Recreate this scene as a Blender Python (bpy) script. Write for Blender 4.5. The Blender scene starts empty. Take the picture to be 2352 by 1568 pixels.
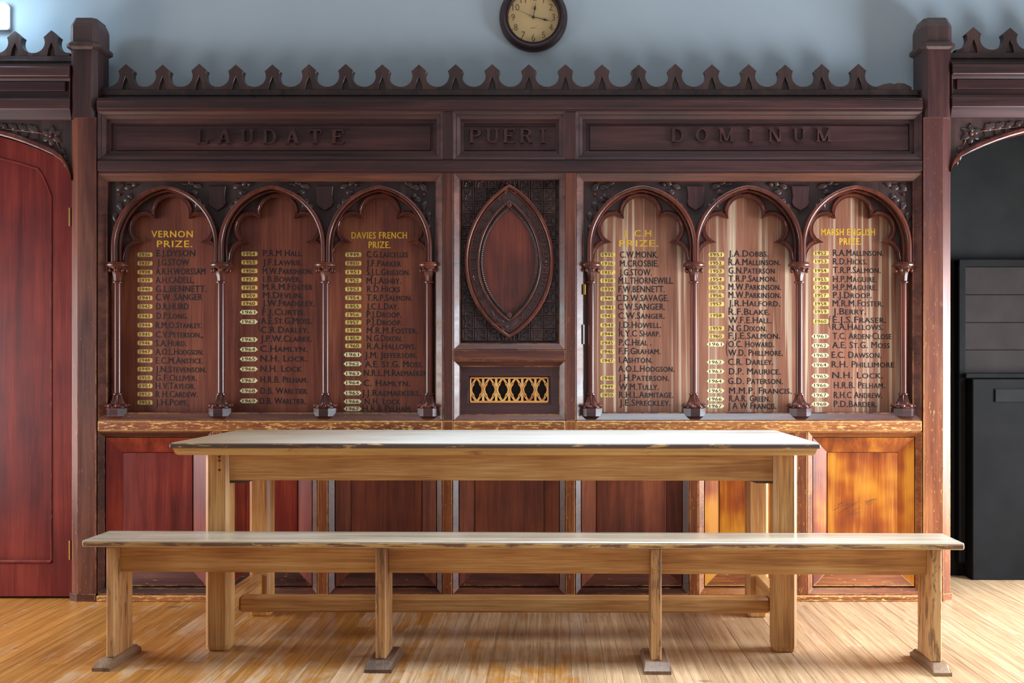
import bpy, math, random
from math import sin, cos, pi, sqrt, atan2, radians
from mathutils import Vector, Matrix

random.seed(11)
C = bpy.context.scene.collection
SC = bpy.context.scene

# ------------------------------------------------------------------ camera, world, light, exposure
F, CX, CY, CAMH = 2400.0, 1275.0, 845.0, 1.055      # focal length and principal point in pixels of the 2352 x 1568 frame
cam = bpy.data.cameras.new('camera')
cam_o = bpy.data.objects.new('camera', cam)
C.objects.link(cam_o)
cam_o.location = (0, 0, CAMH)
cam_o.rotation_euler = (pi / 2, 0, 0)
cam.sensor_width = 36.0
cam.lens = F / 2352 * 36
cam.shift_x = (1176 - CX) / 2352
cam.shift_y = (CY - 784) / 2352
cam.clip_start = 0.05
SC.camera = cam_o

SC.view_settings.view_transform = 'Standard'
SC.view_settings.look = 'None'
SC.view_settings.gamma = 1.0
SC.view_settings.use_curve_mapping = False
SC.view_settings.exposure = 0.0

world = bpy.data.worlds.new('sky')
SC.world = world
world.use_nodes = True
world.node_tree.nodes['Background'].inputs[0].default_value = (0.62, 0.78, 1.0, 1)
world.node_tree.nodes['Background'].inputs[1].default_value = 0.5

def area(name, loc, rot, sx, sy, power, col, spread=180):
    l = bpy.data.lights.new(name, 'AREA')
    l.shape = 'RECTANGLE'; l.size = sx; l.size_y = sy
    l.energy = power; l.color = col; l.spread = radians(spread)
    o = bpy.data.objects.new(name, l)
    C.objects.link(o)
    o.location = loc; o.rotation_euler = rot
    return o

# daylight through the windows of the side walls and of the wall behind the camera (all out of the frame)
area('daylight_right', (3.27, 3.9, 0.95), (0, radians(90), 0), 1.3, 1.6, 225, (0.80, 0.90, 1.0))
area('daylight_left', (-3.67, 3.8, 0.95), (0, radians(-90), 0), 1.3, 1.8, 82, (0.97, 0.96, 0.96))
area('daylight_rear', (0.9, -2.97, 1.75), (radians(90), 0, 0), 2.6, 1.7, 7, (0.86, 0.93, 1.0))
area('skylight', (0.8, 3.3, 3.66), (0, 0, 0), 2.4, 1.2, 54, (0.74, 0.87, 1.0), 86)

# ------------------------------------------------------------------ helpers
def X(px, d): return (px - CX) * d / F
def Z(py, d): return CAMH - (py - CY) * d / F
D0 = 4.733                                            # distance of the front face of the panelling

class MB:
    def __init__(s): s.v = []; s.f = []
    def add(s, v, f):
        n = len(s.v); s.v += [tuple(p) for p in v]; s.f += [tuple(i + n for i in q) for q in f]; return s
    def box(s, x0, x1, y0, y1, z0, z1, b=0.0):
        if x0 > x1: x0, x1 = x1, x0
        if y0 > y1: y0, y1 = y1, y0
        if z0 > z1: z0, z1 = z1, z0
        b = min(b, (x1-x0)*.45, (y1-y0)*.45, (z1-z0)*.45)
        if b <= 0:
            v = [(x, y, z) for x in (x0, x1) for y in (y0, y1) for z in (z0, z1)]
            return s.add(v, [(0,1,3,2),(4,6,7,5),(0,4,5,1),(2,3,7,6),(0,2,6,4),(1,5,7,3)])
        X_, Y_, Z_ = (x0, x1), (y0, y1), (z0, z1)
        v = []; idx = {}
        for i in (0, 1):
            for j in (0, 1):
                for k in (0, 1):
                    p = [X_[i], Y_[j], Z_[k]]; sg = [1-2*i, 1-2*j, 1-2*k]
                    for a in range(3):                  # vertex lying on the face normal to axis a
                        q = [p[c] + (0 if c == a else sg[c]*b) for c in range(3)]
                        idx[(i, j, k, a)] = len(v); v.append(q)
        f = []
        def q4(l, n):
            a = Vector(v[l[1]])-Vector(v[l[0]]); c = Vector(v[l[2]])-Vector(v[l[0]])
            if a.cross(c).dot(Vector(n)) < 0: l = l[::-1]
            f.append(tuple(l))
        for a in range(3):
            o = [c for c in range(3) if c != a]
            for side in (0, 1):
                l = []
                for (m, n) in ((0,0),(1,0),(1,1),(0,1)):
                    t = [0,0,0]; t[a] = side; t[o[0]] = m; t[o[1]] = n
                    l.append(idx[(t[0], t[1], t[2], a)])
                nn = [0,0,0]; nn[a] = 2*side-1
                q4(l, nn)
        for a in range(3):                              # edges along axis a
            o = [c for c in range(3) if c != a]
            for m in (0, 1):
                for n in (0, 1):
                    t0 = [0,0,0]; t1 = [0,0,0]
                    t0[o[0]] = t1[o[0]] = m; t0[o[1]] = t1[o[1]] = n; t1[a] = 1
                    l = [idx[(*t0, o[0])], idx[(*t0, o[1])], idx[(*t1, o[1])], idx[(*t1, o[0])]]
                    nn = [0,0,0]; nn[o[0]] = 2*m-1; nn[o[1]] = 2*n-1
                    q4(l, nn)
        for i in (0, 1):
            for j in (0, 1):
                for k in (0, 1):
                    q4([idx[(i,j,k,0)], idx[(i,j,k,1)], idx[(i,j,k,2)]], (2*i-1, 2*j-1, 2*k-1))
        return s.add(v, f)
    def prism(s, poly, y0, y1, ch=0.0):                 # outline in the x-z plane, pushed from y0 (front) to y1
        n = len(poly)
        a = sum(poly[i][0]*poly[(i+1) % n][1]-poly[(i+1) % n][0]*poly[i][1] for i in range(n))
        if a < 0: poly = poly[::-1]
        if ch > 0:
            ins = inset(poly, ch)
            v = [(p[0], y0, p[1]) for p in ins] + [(p[0], y0+ch, p[1]) for p in poly] + [(p[0], y1, p[1]) for p in poly]
            f = [tuple(range(n)), tuple(range(3*n-1, 2*n-1, -1))]
            for i in range(n):
                j = (i+1) % n
                f.append((i, n+i, n+j, j)); f.append((n+i, 2*n+i, 2*n+j, n+j))
            return s.add(v, f)
        v = [(p[0], y0, p[1]) for p in poly] + [(p[0], y1, p[1]) for p in poly]
        f = [tuple(range(n)), tuple(range(2*n-1, n-1, -1))]
        for i in range(n):
            j = (i+1) % n
            f.append((i, n+i, n+j, j))
        return s.add(v, f)
    def band(s, fo, fi, y0, y1, ch=.004):               # strip between two outlines with the same number of points
        n = len(fo); v = []; f = []
        for (o, i) in zip(fo, fi):
            dx, dz = o[0]-i[0], o[1]-i[1]; L = math.hypot(dx, dz) or 1; k = ch/L
            v += [(o[0], y1, o[1]), (o[0], y0+ch, o[1]), (o[0]-dx*k, y0, o[1]-dz*k), (i[0]+dx*k, y0, i[1]+dz*k), (i[0], y0+ch, i[1]), (i[0], y1, i[1])]
        for a in range(n-1):
            for k in range(6):
                l = (k+1) % 6
                f.append((6*a+k, 6*a+6+k, 6*a+6+l, 6*a+l))
        f += [tuple(range(5, -1, -1)), tuple(range(6*n-6, 6*n))]
        return s.add(v, f)
    def zprism(s, poly, z0, z1, scale_top=None):        # outline in the x-y plane, pushed up
        n = len(poly)
        a = sum(poly[i][0]*poly[(i+1) % n][1]-poly[(i+1) % n][0]*poly[i][1] for i in range(n))
        if a < 0: poly = poly[::-1]
        top = poly
        if scale_top:
            c = (sum(p[0] for p in poly)/n, sum(p[1] for p in poly)/n)
            top = [(c[0]+(p[0]-c[0])*scale_top, c[1]+(p[1]-c[1])*scale_top) for p in poly]
        v = [(p[0], p[1], z0) for p in poly] + [(p[0], p[1], z1) for p in top]
        f = [tuple(range(n-1, -1, -1)), tuple(range(n, 2*n))]
        for i in range(n):
            j = (i+1) % n
            f.append((i, j, n+j, n+i))
        return s.add(v, f)
    def ring(s, x0, x1, z0, z1, prof, y=D0, fill=True, slit=None):
        # mitred frame inside a rectangular opening: prof = (inset, depth) steps from the front edge inwards
        v = []; f = []
        for (i, d) in prof:
            v += [(x0+i, y+d, z0+i), (x1-i, y+d, z0+i), (x1-i, y+d, z1-i), (x0+i, y+d, z1-i)]
        for k in range(len(prof)-1):
            for m in range(4):
                n = (m+1) % 4
                f.append((4*k+m, 4*k+n, 4*k+4+n, 4*k+4+m))
        if fill:
            k = 4*(len(prof)-1); f.append((k, k+1, k+2, k+3))
        return s.add(v, f)
    def tube(s, pts, r, n=8, closed=False, cap=True):
        pts = [Vector(p) for p in pts]; N = len(pts); v = []; f = []
        up = Vector((0, 1, 0))
        for i, p in enumerate(pts):
            if closed: t = pts[(i+1) % N]-pts[i-1]
            else: t = pts[min(i+1, N-1)]-pts[max(i-1, 0)]
            t.normalize()
            u = up if abs(t.dot(up)) < .95 else Vector((1, 0, 0))
            a = t.cross(u).normalized(); b = a.cross(t).normalized()
            rr = r[i] if isinstance(r, (list, tuple)) else r
            for k in range(n):
                an = 2*pi*k/n
                v.append(p + a*cos(an)*rr + b*sin(an)*rr)
        for i in range(N if closed else N-1):
            for k in range(n):
                j = (i+1) % N; l = (k+1) % n
                f.append((i*n+k, i*n+l, j*n+l, j*n+k))
        if cap and not closed:
            f.append(tuple(range(n))); f.append(tuple(range(N*n-1, (N-1)*n-1, -1)))
        return s.add(v, f)
    def lathe(s, prof, cx, cy, n=16, mod=None):         # prof = (radius, z) from bottom to top
        v = []; f = []
        for (r, z) in prof:
            for k in range(n):
                a = 2*pi*k/n
                q = r*(mod(a, z) if mod else 1)
                v.append((cx+q*cos(a), cy+q*sin(a), z))
        for i in range(len(prof)-1):
            for k in range(n):
                l = (k+1) % n
                f.append((i*n+k, i*n+l, (i+1)*n+l, (i+1)*n+k))
        f.append(tuple(range(n-1, -1, -1))); f.append(tuple(range((len(prof)-1)*n, len(prof)*n)))
        return s.add(v, f)
    def ylathe(s, prof, cx, cz, n=48, cap0=True, cap1=True):   # turned about an axis along y; prof = (radius, y) front to back
        v = []; f = []
        for (r, y) in prof:
            for k in range(n):
                a = 2*pi*k/n
                v.append((cx+r*cos(a), y, cz+r*sin(a)))
        for i in range(len(prof)-1):
            for k in range(n):
                l = (k+1) % n
                f.append((i*n+k, (i+1)*n+k, (i+1)*n+l, i*n+l))
        if cap0: f.append(tuple(range(n)))
        if cap1: f.append(tuple(range(len(prof)*n-1, (len(prof)-1)*n-1, -1)))
        return s.add(v, f)
    def ball(s, c, r, nu=8, nv=6):
        r = r if isinstance(r, (tuple, list)) else (r, r, r)
        v = [(c[0], c[1], c[2]-r[2])]; f = []
        for i in range(1, nv):
            t = -pi/2+pi*i/nv
            for k in range(nu):
                a = 2*pi*k/nu
                v.append((c[0]+r[0]*cos(t)*cos(a), c[1]+r[1]*cos(t)*sin(a), c[2]+r[2]*sin(t)))
        v.append((c[0], c[1], c[2]+r[2])); L = len(v)-1
        for k in range(nu):
            l = (k+1) % nu
            f.append((0, 1+l, 1+k)); f.append((L, L-nu+k, L-nu+l))
            for i in range(nv-2):
                f.append((1+i*nu+k, 1+i*nu+l, 1+(i+1)*nu+l, 1+(i+1)*nu+k))
        return s.add(v, f)
    def leaf(s, c, ang, L, W, T=.006, y=0.0, lobes=0):  # pointed carved leaf in the x-z plane, bulging towards -y
        n = 7; v = []; f = []
        ux, uz = cos(ang), sin(ang)
        for i in range(n):
            t = i/(n-1)
            w = W*sin(pi*min(1, t**.75))*(1+.35*lobes*cos(3*2*pi*t))*.5+.0004
            cx, cz = c[0]+ux*L*t, c[1]+uz*L*t
            h = T*sin(pi*min(1, .12+t*.88))
            for (o, q) in ((-1, 0), (-.55, .9), (0, .55), (.55, .9), (1, 0)):
                v.append((cx-uz*w*o, y-h*q, cz+ux*w*o))
        for i in range(n-1):
            for k in range(4):
                f.append((i*5+k, (i+1)*5+k, (i+1)*5+k+1, i*5+k+1))
        return s.add(v, f)

def inset(poly, d):
    n = len(poly); out = []
    for i in range(n):
        p0, p1, p2 = Vector(poly[i-1]), Vector(poly[i]), Vector(poly[(i+1) % n])
        a = (p1-p0); b = (p2-p1)
        if a.length < 1e-9 or b.length < 1e-9: out.append(tuple(p1)); continue
        a.normalize(); b.normalize()
        na = Vector((-a.y, a.x)); nb = Vector((-b.y, b.x))
        m = na+nb
        if m.length < .2: m = na
        m = m.normalized()
        k = d/max(.45, m.dot(na))
        out.append((p1.x+m.x*k, p1.y+m.y*k))
    return out

ORG = {}
def link(o, parent, origin):
    C.objects.link(o)
    ORG[o] = Vector(origin)
    if parent is not None:
        o.parent = parent
        o.location = Vector(origin)-ORG[parent]
    else:
        o.location = origin
    return o
def obj(name, mb, mat, parent=None, origin=None, smooth=False, auto=35):
    if origin is None: origin = ORG[parent] if parent is not None else (0, 0, 0)
    og = Vector(origin)
    me = bpy.data.meshes.new(name)
    me.from_pydata([(p[0]-og.x, p[1]-og.y, p[2]-og.z) for p in mb.v], [], mb.f)
    me.materials.append(mat)
    if smooth:
        me.polygons.foreach_set('use_smooth', [True]*len(me.polygons))
        if auto: me.set_sharp_from_angle(angle=radians(auto))
    me.update()
    return link(bpy.data.objects.new(name, me), parent, origin)
def same(name, src, parent, origin, scale=None):        # copy of a part, sharing the mesh
    o = bpy.data.objects.new(name, src.data)
    link(o, parent, origin)
    if scale: o.scale = scale
    return o
def tag(o, label, cat, group=None, kind=None):
    o['label'] = label; o['category'] = cat
    if group: o['group'] = group
    if kind: o['kind'] = kind
    return o
def thing(name, loc, label, cat, group=None, rz=0.0):
    o = bpy.data.objects.new(name, None)
    o.empty_display_size = .1
    C.objects.link(o); o.location = loc; o.rotation_euler = (0, 0, rz)
    ORG[o] = Vector(loc)
    return tag(o, label, cat, group)
def local_thing(name, loc, label, cat, rz=0.0):         # a thing whose parts are modelled in its own coordinates
    o = thing(name, loc, label, cat, None, rz)
    ORG[o] = Vector((0, 0, 0))
    return o
def struct(name, mb, mat, parent=None, smooth=False):
    o = obj(name, mb, mat, parent, smooth=smooth)
    if parent is None: o['kind'] = 'structure'
    return o

# ------------------------------------------------------------------ materials
def lin(r, g, b):
    f = lambda c: (c/255/12.92 if c/255 <= .04045 else ((c/255+.055)/1.055)**2.4)
    return (f(r), f(g), f(b), 1)
class N:
    def __init__(s, name):
        s.m = bpy.data.materials.new(name); s.m.use_nodes = True
        s.t = s.m.node_tree; s.t.nodes.clear()
        s.out = s.t.nodes.new('ShaderNodeOutputMaterial')
        s.b = s.t.nodes.new('ShaderNodeBsdfPrincipled')
        s.t.links.new(s.b.outputs[0], s.out.inputs[0])
    def n(s, typ, ins=None, **kw):
        o = s.t.nodes.new('ShaderNode'+typ)
        for k, v in kw.items(): setattr(o, k, v)
        for k, v in (ins or {}).items(): s.set(o.inputs[k], v)
        return o
    def set(s, sock, v):
        if isinstance(v, bpy.types.NodeSocket): s.t.links.new(v, sock)
        else: sock.default_value = v
    def math(s, op, a, b=0.0, clamp=False):
        o = s.n('Math', {0: a, 1: b}, operation=op); o.use_clamp = clamp; return o.outputs[0]
    def ramp(s, fac, stops, interp='LINEAR'):
        o = s.n('ValToRGB', {0: fac}); cr = o.color_ramp; cr.interpolation = interp
        while len(cr.elements) < len(stops): cr.elements.new(.5)
        for e, (p, c) in zip(cr.elements, stops): e.position = p; e.color = c if len(c) == 4 else (*c, 1)
        return o.outputs[0]
    def mix(s, fac, a, b, mode='MIX'):
        o = s.n('Mix', None, data_type='RGBA', blend_type=mode)
        s.set(o.inputs[0], fac); s.set(o.inputs[6], a); s.set(o.inputs[7], b)
        return o.outputs[2]
    def noise(s, vec, scale, detail=3, rough=.55, dist=0.0):
        return s.n('TexNoise', {'Vector': vec, 'Scale': scale, 'Detail': detail, 'Roughness': rough, 'Distortion': dist}).outputs[0]
    def coords(s, rnd=True, world=False):
        if world: return s.n('NewGeometry').outputs['Position']
        c = s.n('TexCoord').outputs['Object']
        if not rnd: return c
        r = s.n('ObjectInfo').outputs['Random']
        off = s.n('CombineXYZ', {0: s.math('MULTIPLY', r, 17.3), 1: s.math('MULTIPLY', r, 9.1), 2: s.math('MULTIPLY', r, 23.7)}).outputs[0]
        return s.n('VectorMath', {0: c, 1: off}, operation='ADD').outputs[0]
    def stretch(s, vec, sc):
        return s.n('Mapping', {'Vector': vec, 'Scale': sc}).outputs[0]
    def P(s, **kw):
        for k, v in kw.items(): s.set(s.b.inputs[k.replace('_', ' ')], v)
        return s
W3 = (1, 1, 1, 1); K3 = (0, 0, 0, 1)

def wood(name, dark, mid, light, axis, rough=.36, coat=0.0, fine=1.6, blotch=.35, bump=.12, wear=None, wear_amt=0.0,
         wear_low=0.0, high=None, spec=.5, stripes=0.0, streak=None, stain=None, stain_amt=0.0, rvar=.1):
    m = N(name)
    c = m.coords()
    a = [14.0, 14.0, 14.0]; a['xyz'.index(axis)] = .9
    fsc = [150.0]*3; fsc['xyz'.index(axis)] = 5.0
    g1 = m.noise(m.stretch(c, a), 1.0, 4, .6, .6)
    g2 = m.noise(m.stretch(c, fsc), 1.0, 2, .6)
    bl = m.noise(c, 3.1, 3, .5)
    t = m.math('ADD', m.math('MULTIPLY', g1, .75), m.math('MULTIPLY', g2, .25*fine))
    t = m.math('ADD', t, .125*(1-fine))
    t = m.math('ADD', t, m.math('MULTIPLY', m.math('SUBTRACT', bl, .5), blotch))
    t = m.math('ADD', t, m.math('MULTIPLY', m.math('SUBTRACT', m.n('ObjectInfo').outputs['Random'], .5), rvar))
    col = m.ramp(t, [(.28, dark), (.5, mid), (.74, light)])
    if stripes:
        ss = [42.0]*3; ss['xyz'.index(axis)] = .55
        st = m.noise(m.stretch(c, ss), 1.0, 3, .65, .3)
        col = m.mix(m.ramp(st, [(.53, K3), (.68, (stripes,)*3)]), col, streak or light)
    rg = m.ramp(g1, [(.3, (rough-.07,)*3), (.7, (rough+.1,)*3)])
    if stain:
        sx = [46.0]*3; sx['xyz'.index(axis)] = 7.0
        sn = m.noise(m.stretch(c, sx), 1.0, 5, .7, .4)
        col = m.mix(m.ramp(sn, [(.58-.25*stain_amt, K3), (.66-.25*stain_amt, (.9,)*3)]), col, stain)
    if wear:
        geo = m.n('NewGeometry')
        bv = m.n('Bevel', {'Radius': .007}, samples=4)
        dt = m.n('VectorMath', {0: bv.outputs[0], 1: geo.outputs['Normal']}, operation='DOT_PRODUCT').outputs['Value']
        edge = m.math('MULTIPLY', m.math('SUBTRACT', 1.0, dt), 9.0, True)
        wn = m.noise(c, 26, 5, .7)
        wl = m.noise(c, 4.3, 3, .6)
        em = m.math('MULTIPLY', edge, m.ramp(m.math('ADD', m.math('MULTIPLY', wn, .5), m.math('MULTIPLY', wl, .5)), [(.53-.16*wear_amt, K3), (.62-.16*wear_amt, W3)]))
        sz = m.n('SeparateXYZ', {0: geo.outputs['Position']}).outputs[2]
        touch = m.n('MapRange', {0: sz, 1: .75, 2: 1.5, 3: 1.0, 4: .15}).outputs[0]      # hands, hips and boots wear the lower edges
        if high:                                        # base darkens upwards: dim upper light painted in, besides less rubbing
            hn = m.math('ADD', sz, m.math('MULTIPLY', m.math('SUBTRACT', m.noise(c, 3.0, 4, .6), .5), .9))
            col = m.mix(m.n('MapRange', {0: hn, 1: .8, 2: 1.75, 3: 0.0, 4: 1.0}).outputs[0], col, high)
        if wear_low:
            ws = [130.0]*3; ws['xyz'.index(axis)] = 30.0
            wn2 = m.noise(m.stretch(c, ws), 1.0, 5, .72)
            low = m.ramp(wn2, [(.66-.2*wear_low, K3), (.72-.2*wear_low, (.9,)*3)])
            em = m.math('MAXIMUM', em, low)
        em = m.math('MULTIPLY', em, touch)
        col = m.mix(em, col, wear)
        rg = m.mix(em, rg, (.6,)*3+(1,))
    m.P(Base_Color=col, Roughness=rg, Specular_IOR_Level=spec)
    if coat: m.P(Coat_Weight=coat, Coat_Roughness=.22)
    bp = m.n('Bump', {'Strength': bump, 'Distance': .002, 'Height': m.math('ADD', g1, m.math('MULTIPLY', g2, .6))})
    m.P(Normal=bp.outputs[0])
    return m.m
def plain(name, col, rough=.5, metal=0.0, var=0.0, vs=20, spec=.5, bump=0.0):
    m = N(name)
    cc = col
    if var:
        nz = m.noise(m.coords(), vs, 4, .6)
        cc = m.mix(m.ramp(nz, [(.35, K3), (.68, W3)]), tuple(c*(1-var) for c in col[:3])+(1,), tuple(min(1, c*(1+var)) for c in col[:3])+(1,))
        if bump: m.P(Normal=m.n('Bump', {'Strength': bump, 'Distance': .002, 'Height': nz}).outputs[0])
    m.P(Base_Color=cc, Roughness=rough, Metallic=metal, Specular_IOR_Level=spec)
    return m.m

M = {}
GOLDWOOD = lin(214, 148, 66)
for ax in 'xz':
    M['mahogany_'+ax] = wood('mahogany_'+ax, lin(38, 23, 23), lin(58, 31, 30), lin(80, 42, 37), ax, .38, wear=lin(140, 70, 44), wear_amt=.0)
    M['worn_'+ax] = wood('worn_mahogany_'+ax, lin(50, 26, 23), lin(80, 42, 33), lin(112, 60, 40), ax, .33, wear=lin(186, 122, 58), wear_amt=.4, wear_low=.12)
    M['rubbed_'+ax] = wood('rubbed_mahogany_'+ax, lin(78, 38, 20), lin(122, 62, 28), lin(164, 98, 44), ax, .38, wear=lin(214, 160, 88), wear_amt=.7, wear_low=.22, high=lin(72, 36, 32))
M['rubbed_rail'] = wood('rubbed_dado_rail', lin(84, 40, 24), lin(134, 72, 36), lin(180, 112, 56), 'x', .4, wear=lin(230, 182, 104), wear_amt=1.0, wear_low=.62)
M['carved'] = wood('carved_mahogany', lin(46, 34, 33), lin(62, 44, 42), lin(82, 56, 50), 'z', .32)
M['arch'] = wood('arch_mahogany', lin(52, 25, 21), lin(84, 38, 27), lin(114, 54, 32), 'z', .25)
M['panel_red'] = wood('panel_red_mahogany', lin(78, 22, 20), lin(116, 34, 26), lin(146, 56, 32), 'z', .34, blotch=.7)
M['panel_brown'] = wood('panel_brown_mahogany', lin(66, 30, 24), lin(104, 48, 32), lin(138, 72, 42), 'z', .36, blotch=.8)
M['oval_field'] = wood('oval_field_mahogany', lin(54, 28, 25), lin(88, 40, 30), lin(116, 52, 36), 'z', .36, blotch=.8)
M['panel_honey'] = wood('panel_honey_mahogany', lin(104, 42, 16), lin(150, 72, 18), lin(196, 126, 32), 'z', .34, blotch=1.7, fine=1.0)
M['board_left'] = wood('honours_board_wood', lin(84, 40, 30), lin(118, 60, 42), lin(152, 88, 54), 'z', .38, blotch=.4, stripes=.15)
M['board_right'] = wood('honours_board_streaked_wood', lin(118, 72, 54), lin(146, 94, 72), lin(172, 120, 92), 'z', .34, blotch=.35, stripes=.75, streak=lin(222, 198, 168))
for ax in 'xyz':
    M['oak_'+ax] = wood('oak_'+ax, lin(152, 100, 54), lin(196, 142, 82), lin(224, 180, 120), ax, .42, blotch=.6, bump=.3, fine=2.4)
M['oak_leg'] = wood('oak_weathered_leg', lin(146, 98, 58), lin(186, 136, 84), lin(212, 168, 114), 'z', .45, blotch=.6, bump=.3, fine=2.4, stain=lin(112, 78, 56), stain_amt=.25)
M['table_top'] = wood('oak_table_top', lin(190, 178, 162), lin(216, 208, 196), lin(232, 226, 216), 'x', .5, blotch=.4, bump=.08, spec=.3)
def dim_left_end(mat, col):                                   # tan towards the left end: weaker light there painted into the colour
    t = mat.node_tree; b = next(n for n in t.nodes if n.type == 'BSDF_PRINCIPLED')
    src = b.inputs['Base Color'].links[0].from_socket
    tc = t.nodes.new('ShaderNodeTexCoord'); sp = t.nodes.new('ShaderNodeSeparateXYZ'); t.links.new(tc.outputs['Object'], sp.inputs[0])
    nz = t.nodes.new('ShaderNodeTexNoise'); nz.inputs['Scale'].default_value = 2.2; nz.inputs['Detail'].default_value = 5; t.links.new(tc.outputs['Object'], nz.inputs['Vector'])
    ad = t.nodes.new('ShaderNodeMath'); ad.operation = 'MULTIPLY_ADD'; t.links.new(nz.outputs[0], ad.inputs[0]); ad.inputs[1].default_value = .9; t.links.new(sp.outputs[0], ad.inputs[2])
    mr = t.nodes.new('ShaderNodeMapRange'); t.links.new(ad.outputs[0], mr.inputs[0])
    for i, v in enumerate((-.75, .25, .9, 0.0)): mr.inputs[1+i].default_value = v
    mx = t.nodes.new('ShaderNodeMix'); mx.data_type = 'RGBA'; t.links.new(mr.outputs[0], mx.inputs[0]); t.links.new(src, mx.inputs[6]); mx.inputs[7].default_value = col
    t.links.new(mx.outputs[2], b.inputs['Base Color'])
dim_left_end(M['table_top'], lin(176, 144, 108))
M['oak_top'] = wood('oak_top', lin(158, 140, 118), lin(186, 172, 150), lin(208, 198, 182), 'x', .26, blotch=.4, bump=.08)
M['oak_edge'] = wood('oak_worn_edge', lin(150, 104, 60), lin(196, 152, 94), lin(220, 186, 130), 'x', .45, stain=lin(60, 46, 46), stain_amt=.85, fine=2.4, bump=.3)
M['oak_seat_edge'] = wood('oak_seat_edge', lin(156, 112, 62), lin(200, 156, 90), lin(222, 186, 122), 'x', .45, stain=lin(104, 68, 50), stain_amt=.5, fine=2.4, bump=.3)
M['oak_pale'] = wood('oak_moulding', lin(166, 118, 64), lin(206, 158, 92), lin(226, 188, 124), 'x', .42, stain=lin(140, 84, 44), stain_amt=-.1)
M['foot'] = wood('oak_foot', lin(84, 62, 50), lin(124, 94, 72), lin(160, 128, 96), 'y', .45, blotch=.6)
M['door'] = wood('door_red_mahogany', lin(74, 24, 25), lin(98, 31, 27), lin(120, 45, 32), 'z', .42, blotch=.7, spec=.2, wear=lin(176, 110, 90), wear_amt=-.2)
M['grille'] = wood('gilded_oak', lin(150, 72, 26), lin(196, 112, 38), lin(222, 156, 66), 'x', .4, wear=lin(238, 194, 120), wear_amt=.9)
M['ink'] = plain('black_paint', lin(38, 33, 34), .35, var=.3, vs=60)
M['numeral'] = plain('dark_numeral_paint', lin(52, 38, 24), .4)
M['gold'] = plain('gold_paint', lin(232, 198, 108), .38, metal=.1, var=.22, vs=70)
M['cream'] = plain('cream_gold_paint', lin(238, 224, 168), .4, var=.06, vs=70)
M['gold_head'] = plain('gold_heading_paint', lin(232, 182, 52), .38, metal=.2, var=.1, vs=40)
M['brass'] = plain('brass', lin(176, 140, 74), .35, metal=.9)
M['steel'] = plain('grey_steel', lin(190, 186, 178), .4, metal=.6)
M['rim'] = plain('clock_rim_lacquer', lin(46, 30, 32), .28, var=.2, vs=8)
M['dial'] = plain('aged_clock_dial', lin(186, 158, 112), .5, var=.08, vs=6)
M['dial_ink'] = plain('clock_numeral_ink', lin(84, 62, 38), .5)
M['hand'] = plain('clock_hand', lin(40, 32, 30), .4)
M['peg'] = plain('dark_peg', lin(66, 46, 34), .6)
M['shadowgap'] = plain('dark_recess', lin(30, 26, 26), .7)
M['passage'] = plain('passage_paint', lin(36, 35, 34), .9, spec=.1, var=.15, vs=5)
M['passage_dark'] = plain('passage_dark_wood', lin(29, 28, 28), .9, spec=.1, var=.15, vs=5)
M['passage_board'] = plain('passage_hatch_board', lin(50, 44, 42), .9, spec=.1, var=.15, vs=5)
M['plaster'] = plain('ceiling_paint', lin(206, 210, 212), .8)
M['paint'] = (lambda m: (m.P(Base_Color=m.mix(m.noise(m.coords(False), 2.0, 4, .55), lin(158, 171, 181), lin(170, 182, 191)), Roughness=.75, Specular_IOR_Level=.3), m.m)[1])(N('blue_grey_wall_paint'))
lm = N('lamp_glow'); lm.P(Base_Color=lin(240, 248, 255), Emission_Color=(.78, .93, 1, 1), Emission_Strength=1.6, Roughness=.5); M['lamp'] = lm.m
M['lamp_body'] = plain('lamp_casing', lin(225, 228, 230), .5)

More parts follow.
